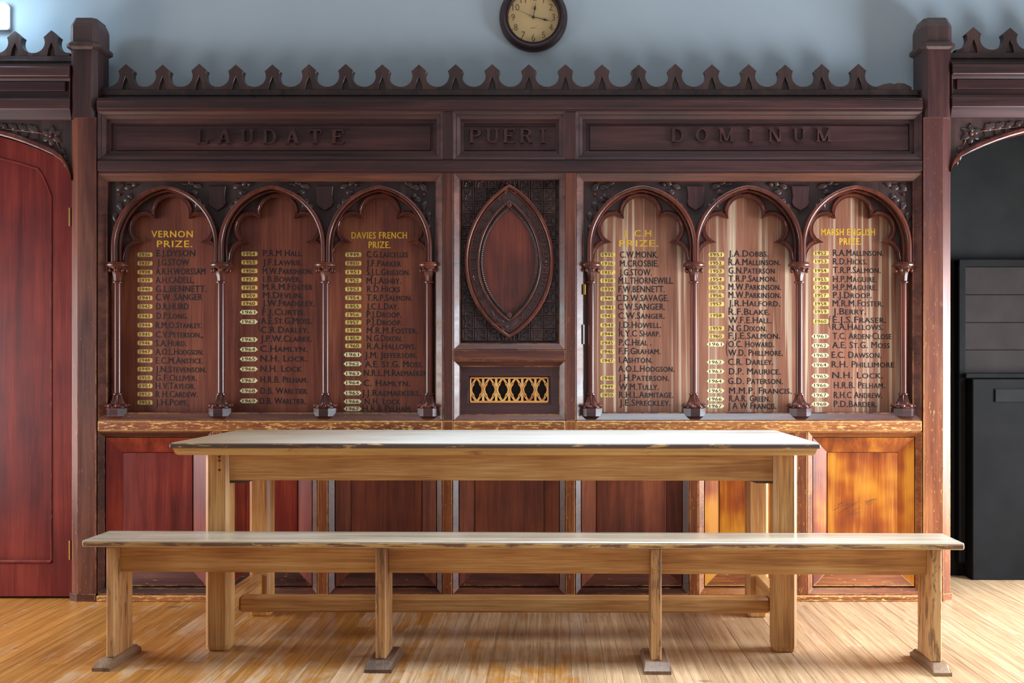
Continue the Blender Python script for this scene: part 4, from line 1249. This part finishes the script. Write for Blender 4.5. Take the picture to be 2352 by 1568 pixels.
# ------------------------------------------------------------------ doorways on either side
def qb(p, k):                                          # polyline through control points, smoothed
    return p
def tudor(hw, zs, zc, za, cw):
    # half of a four-centred arch: from the springing (hw, zs) round the tight corner to the apex (0, za)
    dz = zc-zs
    pts = [(hw, zs), (hw-cw*.16, zs+dz*.34), (hw-cw*.5, zs+dz*.74), (hw-cw, zc)]
    n = 8
    p0 = (hw-cw, zc); p1 = ((hw-cw)*.50, zc+(za-zc)*1.0); p2 = (0, za)
    for k in range(1, n+1):
        t = k/n
        pts.append(((1-t)**2*p0[0]+2*t*(1-t)*p1[0]+t*t*p2[0], (1-t)**2*p0[1]+2*t*(1-t)*p1[1]+t*t*p2[1]))
    return pts
def doorway(x0, x1, label, name, inner_side):
    xc, hw = (x0+x1)/2, (x1-x0)/2
    t = thing(name, (xc, D0+.08, 0), label, 'door surround')
    dz = 1
    # crest
    s_ = F/CD
    xs = []
    near = 117.5 if inner_side > 0 else 2236.5
    step = -84 if inner_side > 0 else 84
    k = 0
    while True:
        xp = near+step*k
        xw = cpx(xp)
        if not (x0-.02 < xw < x1+.02) or k > 14: break
        xs.append(xp); k += 1
    crest(t, 'crest_band', xs, 69 if inner_side > 0 else 61.5, x0=x0, x1=x1)
    yo = 0 if inner_side > 0 else -5
    def r(n, a, b_, proj, y1=D0+TH, bev=.003): obj(n, MB().box(x0, x1, D0-proj, y1, pz(b_+yo), pz(a+yo), bev), MX, t)
    r('top_rail', 154, 176, .012)
    obj('top_fillet', MB().box(x0, x1, D0, D0+TH, pz(154+yo), pz(154+yo)+.012), MX, t)
    ring = MB().ring(x0, x1, pz(227+yo), pz(176+yo), [(0, .001), (.003, .02), (.014, .024), (.014, .034)])
    obj('sunk_panel', ring, MX, t)
    obj('panel_strip', MB().box(x0+.03, x1-.03, D0+.018, D0+.05, pz(206+yo), pz(184+yo), .003), MX, t)
    r('lower_rail', 227, 251, .004)
    obj('cavetto', MB().add([(x0, D0, pz(251+yo)), (x1, D0, pz(251+yo)), (x1, D0+.012, pz(273+yo)), (x0, D0+.012, pz(273+yo)), (x0, D0+TH, pz(273+yo)), (x1, D0+TH, pz(273+yo)), (x0, D0+TH, pz(251+yo)), (x1, D0+TH, pz(251+yo))],
        [(0, 3, 2, 1), (3, 4, 5, 2), (0, 6, 4, 3), (1, 2, 5, 7)]), MX, t)
    # four-centred arch: moulded band and carved spandrels
    SP = D0+.035
    zt = pz(273+yo)
    zs = pz(398+yo)+(0 if inner_side < 0 else -.03)
    zc = pz(347+yo)
    za = pz(279+yo)-.006
    inner = tudor(hw, zs, zc-.012, za-.022, .088)
    outer = tudor(hw-.004, zs+.03, zc+.012, za, .078)
    fi = [(xc+x, z) for x, z in inner]+[(xc-x, z) for x, z in reversed(inner[:-1])]
    fo = [(xc+x, z) for x, z in outer]+[(xc-x, z) for x, z in reversed(outer[:-1])]
    obj('arch_band', MB().band(fo, fi, SP-.026, SP+.05, .005), M['arch'], t)
    poly = [(xc+hw, zt)]+[(xc+hw, zs+.02)]+fo+[(xc-hw, zs+.02), (xc-hw, zt)]
    sp = obj('spandrel_plate', MB().prism(poly, SP, SP+.02), M['carved'], t)
    for s in (-1, 1):
        # flower with a round boss, stems with leaves along the rail and down the jamb
        fx, fz = xc+s*(hw-.098), zt-.072
        q = MB()
        for k in range(6):
            q.leaf((fx, fz), 2*pi*k/6+.5, .054, .032, .014, SP-.001, .3)
        fl_ = obj('carved_flower', q, M['carved'], sp, origin=(fx, SP, fz), smooth=True, auto=0)
        obj('flower_boss', MB().ball((fx, SP-.012, fz), .010, 10, 8), M['arch'], sp, smooth=True, auto=0)
        st = [(fx-s*.03-s*.30*k/6, SP-.004, fz+.012+.028*sin(k/6*1.4)) for k in range(7)]
        obj('carved_stem', MB().tube(st, .0042, 6), M['arch'], sp, smooth=True, auto=0)
        st2 = [(fx+s*.022+s*.044*k/5, SP-.004, fz-.02-.125*k/5) for k in range(6)]
        obj('carved_stem', MB().tube(st2, .0035, 6), M['arch'], sp, smooth=True, auto=0)
        sps = []
        for k in range(6):
            xx, zz = fx-s*(.06+.047*k), fz+.018+.006*k
            for up in (1, -1):
                if up < 0 and k > 2: continue
                L = .9-.09*k
                sps.append((xx, zz+up*.002, (90-s*(-62) if up > 0 else -90+s*(-50)), L))
        for k in range(3):
            xx, zz = fx+s*(.040+.012*k), fz-.055-.030*k
            for sd in (1, -1):
                sps.append((xx, zz, -90+s*12+sd*20, .56-.10*k))
        global LEAF
        for (xx, zz, an, sc_) in sps:
            o = same('carved_leaf', LEAF, sp, (xx, SP-.001, zz))
            o.rotation_euler = (0, -radians(an), 0); o.scale = (sc_*1.25, .8, sc_*1.25)
    # outer post away from the screen
    xo = x0 if inner_side > 0 else x1
    sg = -1 if inner_side > 0 else 1
    q = MB().box(xo, xo+sg*.115, D0-.006, D0+.15, 0, pz(91), .02)
    q.box(xo-sg*.01, xo+sg*.125, D0-.016, D0+.16, pz(112), pz(91), .006)
    q.box(xo, xo+sg*.115, D0-.004, D0+.15, pz(91), pz(44), .03)
    obj('outer_post', q, MZ, t)
    # inner jamb strip beside the screen's post
    xi = x1 if inner_side > 0 else x0
    if inner_side > 0:
        obj('jamb_strip', MB().box(xi-.004, xi+.008, D0+.03, D0+.12, 0, zs+.05, .002), MZ, t)
    return t, fi
tl, arcL = doorway(DL0, DL1, 'carved mahogany door surround with pointed crest, framing the red arched door', 'door_surround', 1)
tr, arcR = doorway(DR0, DR1, 'carved mahogany surround with flower spandrel round the dark open doorway', 'door_surround', -1)

# the red door in the left doorway
LD = D0+.045
lx0, lx1 = DL0+.004, DL1-.004
door = struct('door_1', MB().prism([(p[0]*1 if True else 0, p[1]-.006) for p in ([(lx1, .012)]+[(min(max(x, lx0), lx1), z-.004) for x, z in arcL]+[(lx0, .012)])], LD+.018, LD+.05), M['door'])
def dpx(x): return X(x, LD)
def dpz(y): return Z(y, LD)
xm = (lx0+lx1)/2; pr = dpx(118); pl = 2*xm-pr
zb_ = dpz(1289)
ptop = []
hwp = pr-xm
zc_ = dpz(387); za_ = dpz(387)+.085
right = [(pr, dpz(452)), (pr-.02, dpz(425)), (pr-.045, dpz(399)), (pr-.062, zc_)]
for k in range(1, 7):
    t_ = k/6
    p0, p1, p2 = (pr-.062, zc_), (xm+hwp*.4, zc_+.07), (xm, za_)
    right.append(((1-t_)**2*p0[0]+2*t_*(1-t_)*p1[0]+t_*t_*p2[0], (1-t_)**2*p0[1]+2*t_*(1-t_)*p1[1]+t_*t_*p2[1]))
ptop = right+[(2*xm-x, z) for x, z in reversed(right[:-1])]
outer = [(lx1, .012)]+[(min(max(x, lx0), lx1), z-.005) for x, z in arcL]+[(lx0, .012)]
frame = outer+[(pl, .012), (pl, zb_)]+ptop[::-1]+[(pr, zb_), (pr, .012)]
obj('door_frame', MB().prism(frame, LD, LD+.02), M['door'], door)
obj('bottom_rail', MB().box(pl, pr, LD, LD+.02, .012, zb_-.0, .001), M['door'], door)
mould = [(x, LD+.002, z) for x, z in ([(pr, zb_)]+ptop+[(pl, zb_)])]
obj('panel_moulding', MB().tube(mould, .006, 6).tube([(pl, LD, zb_), (pr, LD, zb_)], .008, 6), M['door'], door, smooth=True, auto=60)
obj('bottom_ledge', MB().box(pl, pr-.004, LD-.006, LD+.012, zb_-.010, zb_+.002, .003), M['door'], door)
for (ya, yb) in ((478, 520), (1240, 1284)):
    obj('hinge', MB().tube([(dpx(163.5), LD-.012, dpz(yb)), (dpx(163.5), LD-.012, dpz(ya))], .004, 8).box(dpx(160), dpx(163), LD-.010, LD-.004, dpz(yb), dpz(ya)), M['brass'], door)

# the passage behind the right doorway
PB = 5.32
b = MB()
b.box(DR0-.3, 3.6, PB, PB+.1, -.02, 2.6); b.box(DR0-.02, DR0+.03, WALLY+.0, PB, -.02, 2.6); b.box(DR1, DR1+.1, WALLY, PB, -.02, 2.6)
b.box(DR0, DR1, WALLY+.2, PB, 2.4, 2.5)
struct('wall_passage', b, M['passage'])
hx = lambda x: X(x, PB-.04); hzz = lambda y: Z(y, PB-.04)
ht = thing('passage_hatch', (2.25, PB-.04, 0), 'dim boarded hatch with a dark frame and sill on the wall inside the dark doorway', 'hatch')
hxr = 2.85
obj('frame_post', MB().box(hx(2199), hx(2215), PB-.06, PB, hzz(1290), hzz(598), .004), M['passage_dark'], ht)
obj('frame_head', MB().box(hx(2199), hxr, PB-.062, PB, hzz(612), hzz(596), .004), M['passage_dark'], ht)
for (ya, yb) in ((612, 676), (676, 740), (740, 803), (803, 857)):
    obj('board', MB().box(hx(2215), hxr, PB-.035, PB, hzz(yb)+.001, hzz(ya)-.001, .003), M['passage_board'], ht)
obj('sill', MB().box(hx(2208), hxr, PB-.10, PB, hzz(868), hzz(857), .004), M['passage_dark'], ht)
cb = thing('low_cupboard', (2.5, PB-.1, 0), 'dark low cupboard under the hatch sill inside the dark doorway', 'cupboard')
cbx = X(2234, PB-.12)
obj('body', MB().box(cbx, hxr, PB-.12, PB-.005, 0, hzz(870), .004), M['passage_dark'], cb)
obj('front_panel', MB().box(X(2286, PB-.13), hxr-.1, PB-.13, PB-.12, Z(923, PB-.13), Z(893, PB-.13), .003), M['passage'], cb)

# ------------------------------------------------------------------ wall clock
ck_y = WALLY
kx, kz = X(1225, ck_y-.03), Z(38, ck_y-.03)
s = F/(ck_y-.03)
ck = thing('wall_clock', (kx, ck_y, kz), 'round wall clock with a dark rim and tan dial above the screen', 'clock')
R1 = 78.5/s; R0 = 58/s
obj('rim', MB().ylathe([(R0-.001, ck_y-.018), (R0, ck_y-.03), (R0+.004, ck_y-.036), (R0+.010, ck_y-.034), (R0+.012, ck_y-.040), (R0+.022, ck_y-.044), (R0+.028, ck_y-.042), (R0+.031, ck_y-.036), (R1-.004, ck_y-.030), (R1, ck_y-.022), (R1, ck_y-.002)], kx, kz, 64, cap0=False), M['rim'], ck, smooth=True, auto=40)
DY = ck_y-.0185
obj('dial', MB().ylathe([(R0+.001, DY), (R0+.001, DY+.012)], kx, kz, 64), M['dial'], ck)
q = MB()
NR_ = R0*.80
for h in range(1, 13):
    a = 2*pi*h/12
    cx_, cz_ = kx+NR_*sin(a), kz+NR_*cos(a)
    hh = .031; v, f = TEXTQ[(str(h), 'clock')]
    xa = min(p[0] for p in v); xb = max(p[0] for p in v)
    k_ = hh/CAPH
    w_ = (xb-xa)*k_*.92
    put_text(q, (str(h), 'clock'), cx_-w_/2, cx_+w_/2, cz_, hh, DY-.0008)
obj('numerals', q, M['dial_ink'], ck)
q = MB()
for h in range(12):
    a = 2*pi*h/12
    q.ylathe([(.0021, DY-.0012), (.0021, DY)], kx+R0*.955*sin(a), kz+R0*.955*cos(a), 8)
obj('hour_dots', q, M['dial_ink'], ck)
q = MB()
put_text(q, ('QUARTZ', 'clock'), kx-.014, kx+.014, kz-R0*.42, .0055, DY-.0008)
obj('dial_word', q, M['dial_ink'], ck)
def hand(name, ang, L, spade, w, y, tail=0.0):
    ux, uz = sin(ang), cos(ang)
    pts = [(-w*.5, -tail), (-w*.5, spade-.010), (-w*1.9, spade), (-w*1.0, spade+.008), (-w*.3, spade+.016), (0, L)] if spade else [(-w*.5, -tail), (-w*.3, L)]
    pts = pts+[(-a, l) for a, l in reversed(pts) if a != 0]
    obj(name, MB().prism([(kx+l*ux+a*uz, kz+l*uz-a*ux) for a, l in pts], y-.001, y), M['hand'], ck)
hand('hour_hand', radians(9.5), 40/s, 20/s, .0030, DY-.004)
hand('minute_hand', radians(103.5), 48/s, 27/s, .0028, DY-.0055)
hand('second_hand', radians(295), 40/s, 0, .0016, DY-.007, .01)
obj('hub', MB().ylathe([(.003, DY-.010), (.0062, DY-.008), (.0062, DY)], kx, kz, 16), M['hand'], ck)

# lit lamp at the top left, mounted on the wall
ly = WALLY-.07
lmp = thing('wall_lamp', (X(-20, ly), WALLY, Z(32, ly)), 'glowing white wall lamp, only its corner in the frame, above the red door', 'lamp')
obj('lamp_glass', MB().box(X(-60, ly), X(12.5, ly), ly, WALLY-.02, Z(62, ly), Z(3, ly), .012), M['lamp'], lmp)
obj('lamp_base', MB().box(X(-58, ly), X(8, ly), WALLY-.02, WALLY, Z(60, ly), Z(5, ly), .004), M['lamp_body'], lmp)
ll = bpy.data.lights.new('lamp_light', 'POINT'); ll.energy = 6.5; ll.color = (.55, .80, 1.0); ll.shadow_soft_size = .05
llo = bpy.data.objects.new('lamp_light', ll); C.objects.link(llo); llo.location = (X(-2, ly), ly-.20, Z(24, ly))

# ------------------------------------------------------------------ the oak table
TX, TY = -.2225, 3.812
tb = local_thing('refectory_table', (TX, TY, 0), 'long worn oak table with a thick dark-edged top, pushed against the screen', 'table', radians(-.5))
TL, TDp, TH_ = 2.376/2, .805, .782
b = MB()
# upper board of the top, with softened worn corners
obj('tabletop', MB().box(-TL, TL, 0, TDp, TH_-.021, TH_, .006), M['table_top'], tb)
obj('worn_edge', MB().box(-TL-.0012, TL+.0012, -.0012, .012, TH_-.0205, TH_-.0025, .004), M['oak_edge'], tb)
mo = MB()
n = 6
prof = [(0, 0)]+[(.004+.016*(1-cos(pi/2*k/n)), -.008-.018*sin(pi/2*k/n)) for k in range(n+1)]
v = []; f = []
for (i, z) in prof:
    g = .008+i
    v += [(-TL+g, g, TH_-.0212+z), (TL-g, g, TH_-.0212+z), (TL-g, TDp-g, TH_-.0212+z), (-TL+g, TDp-g, TH_-.0212+z)]
for k in range(len(prof)-1):
    for m_ in range(4):
        f.append((4*k+m_, 4*k+4+m_, 4*k+4+(m_+1) % 4, 4*k+(m_+1) % 4))
f.append((0, 1, 2, 3)); k = 4*(len(prof)-1); f.append((k+3, k+2, k+1, k))
obj('top_moulding', MB().add(v, f), M['oak_pale'], tb)
LZ = TH_-.0475
lxa, lxb = -1.082, 1.120-.0                               # outer faces of the legs in the table's own x
LW = .088
def tleg(x0, y0):
    c = .012
    poly = [(x0+c, y0), (x0+LW-c, y0), (x0+LW, y0+c), (x0+LW, y0+LW-c), (x0+LW-c, y0+LW), (x0+c, y0+LW), (x0, y0+LW-c), (x0, y0+c)]
    q = MB()
    n_ = 8
    cx_, cy_ = x0+LW/2, y0+LW/2
    v = []; f = []
    for (sc_, z) in ((.82, 0), (.93, .006), (1, .022), (1, LZ)):
        v += [(cx_+(x-cx_)*sc_, cy_+(y-cy_)*sc_, z) for x, y in poly]
    for k in range(3): f += [(k*n_+i, k*n_+(i+1) % n_, (k+1)*n_+(i+1) % n_, (k+1)*n_+i) for i in range(n_)]
    f += [tuple(range(n_-1, -1, -1)), tuple(range(3*n_, 4*n_))]
    return obj('leg', q.add(v, f), M['oak_z'], tb)
fy, by = .068, .612
legs = [tleg(lxa, fy), tleg(lxb-LW, fy), tleg(lxa, by), tleg(lxb-LW, by)]
for zz in (.728-.003, .711, .676):
    pg = MB().ylathe([(.0045, fy-.0012), (.0045, fy+.01)], lxa+.054, zz, 10)
    obj('peg', pg, M['peg'], legs[0])
AZ0, AZ1 = .636, LZ
obj('apron', MB().box(lxa+LW-.001, lxb-LW+.001, fy+.012, fy+.038, AZ0, AZ1, .003), M['oak_x'], tb)
obj('apron', MB().box(lxa+LW-.001, lxb-LW+.001, by+LW-.036, by+LW-.01, AZ0, AZ1, .003), M['oak_x'], tb)
for xx in (lxa+.02, lxb-.046):
    obj('apron', MB().box(xx, xx+.026, fy+LW-.001, by+.001, AZ0, AZ1, .003), M['oak_y'], tb)
for sx_ in (1, -1):
    x0_ = lxa+LW if sx_ > 0 else lxb-LW
    pol = [(x0_, AZ0+.0005), (x0_, AZ0-.010), (x0_+sx_*.062, AZ0-.009), (x0_+sx_*.084, AZ0-.002), (x0_+sx_*.088, AZ0+.0005)]
    obj('bracket', MB().prism(pol, fy+.015, fy+.036), M['peg'], tb)
for xx in (lxa+.008, lxb-.056):
    obj('side_stretcher', MB().box(xx, xx+.048, fy+LW-.001, by+.001, .093, .182, .006), M['oak_y'], tb)
sx0, sx1 = lxa+.055, lxb-.055
sy = .300
obj('centre_stretcher', MB().box(sx0, sx1, sy, sy+.072, .092, .150, .007), M['oak_x'], tb)

# ------------------------------------------------------------------ the oak bench
bn = local_thing('bench', (-.122, 3.751, 0), 'long oak bench with plank legs on dark sled feet in front of the table', 'bench', radians(-1.15))
BL, BW = 3.08/2, .214
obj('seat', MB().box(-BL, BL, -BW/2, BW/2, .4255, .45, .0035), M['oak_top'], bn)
obj('seat_edge', MB().box(-BL-.0012, BL+.0012, -BW/2-.0012, -BW/2+.012, .4258, .4468, .005), M['oak_seat_edge'], bn)
fyb = -BW/2+.012
def plank_leg(x0, x1, y1, name='leg'):
    return obj(name, MB().box(x0, x1, fyb, y1, .033, .4256, .004), M['oak_leg'], bn)
def sled(xc, w, y0, y1):
    h = .034
    prof = [(y0, 0), (y0, .012), (y0+.034, h), (y1-.03, h), (y1, .014), (y1, 0)]
    k = len(prof); g = .008
    v = []
    for (xx, ins) in ((xc-w/2, 0), (xc+w/2, 0)):
        v += [(xx, y, min(z, h-.009)) for y, z in prof]
    for (xx) in (xc-w/2+g, xc+w/2-g):
        v += [(xx, y, z) for y, z in prof]
    f = []
    # sides, chamfers and top
    for i in range(k):
        j = (i+1) % k
        f.append((2*k+i, 3*k+i, 3*k+j, 2*k+j))
    f += [tuple(range(k-1, -1, -1)), tuple(range(k, 2*k))]
    for i in range(k-1):
        f.append((i, 2*k+i, 2*k+i+1, i+1)); f.append((k+i+1, 3*k+i+1, 3*k+i, k+i))
    return obj('foot', MB().add(v, f), M['foot'], bn)
ox = .122
legx = [(-1.587+ox+.005, -1.553+ox, .06), (-.632+ox+.003, -.592+ox, .042), (.338+ox, .374+ox, .042), (1.302+ox+.006, 1.345+ox, .052)]
for i, (a, c, y1) in enumerate(legx):
    plank_leg(a, c, y1)
    w = .062 if i in (0, 3) else .094
    xc_ = (a+c)/2-(.010 if i == 0 else -.004 if i == 3 else 0)
    sled(xc_, w, fyb-.052, y1+.06)
ay0, ay1 = -BW/2+.062, -BW/2+.088
xs = [-1.553+ox]+[v for (a, c, _) in legx[1:3] for v in (a, c)]+[1.302+ox+.006]
for k in range(0, 6, 2):
    obj('apron', MB().box(xs[k]-.0005, xs[k+1]+.0005, ay0, ay1, .327, .4257, .002), M['oak_x'], bn)
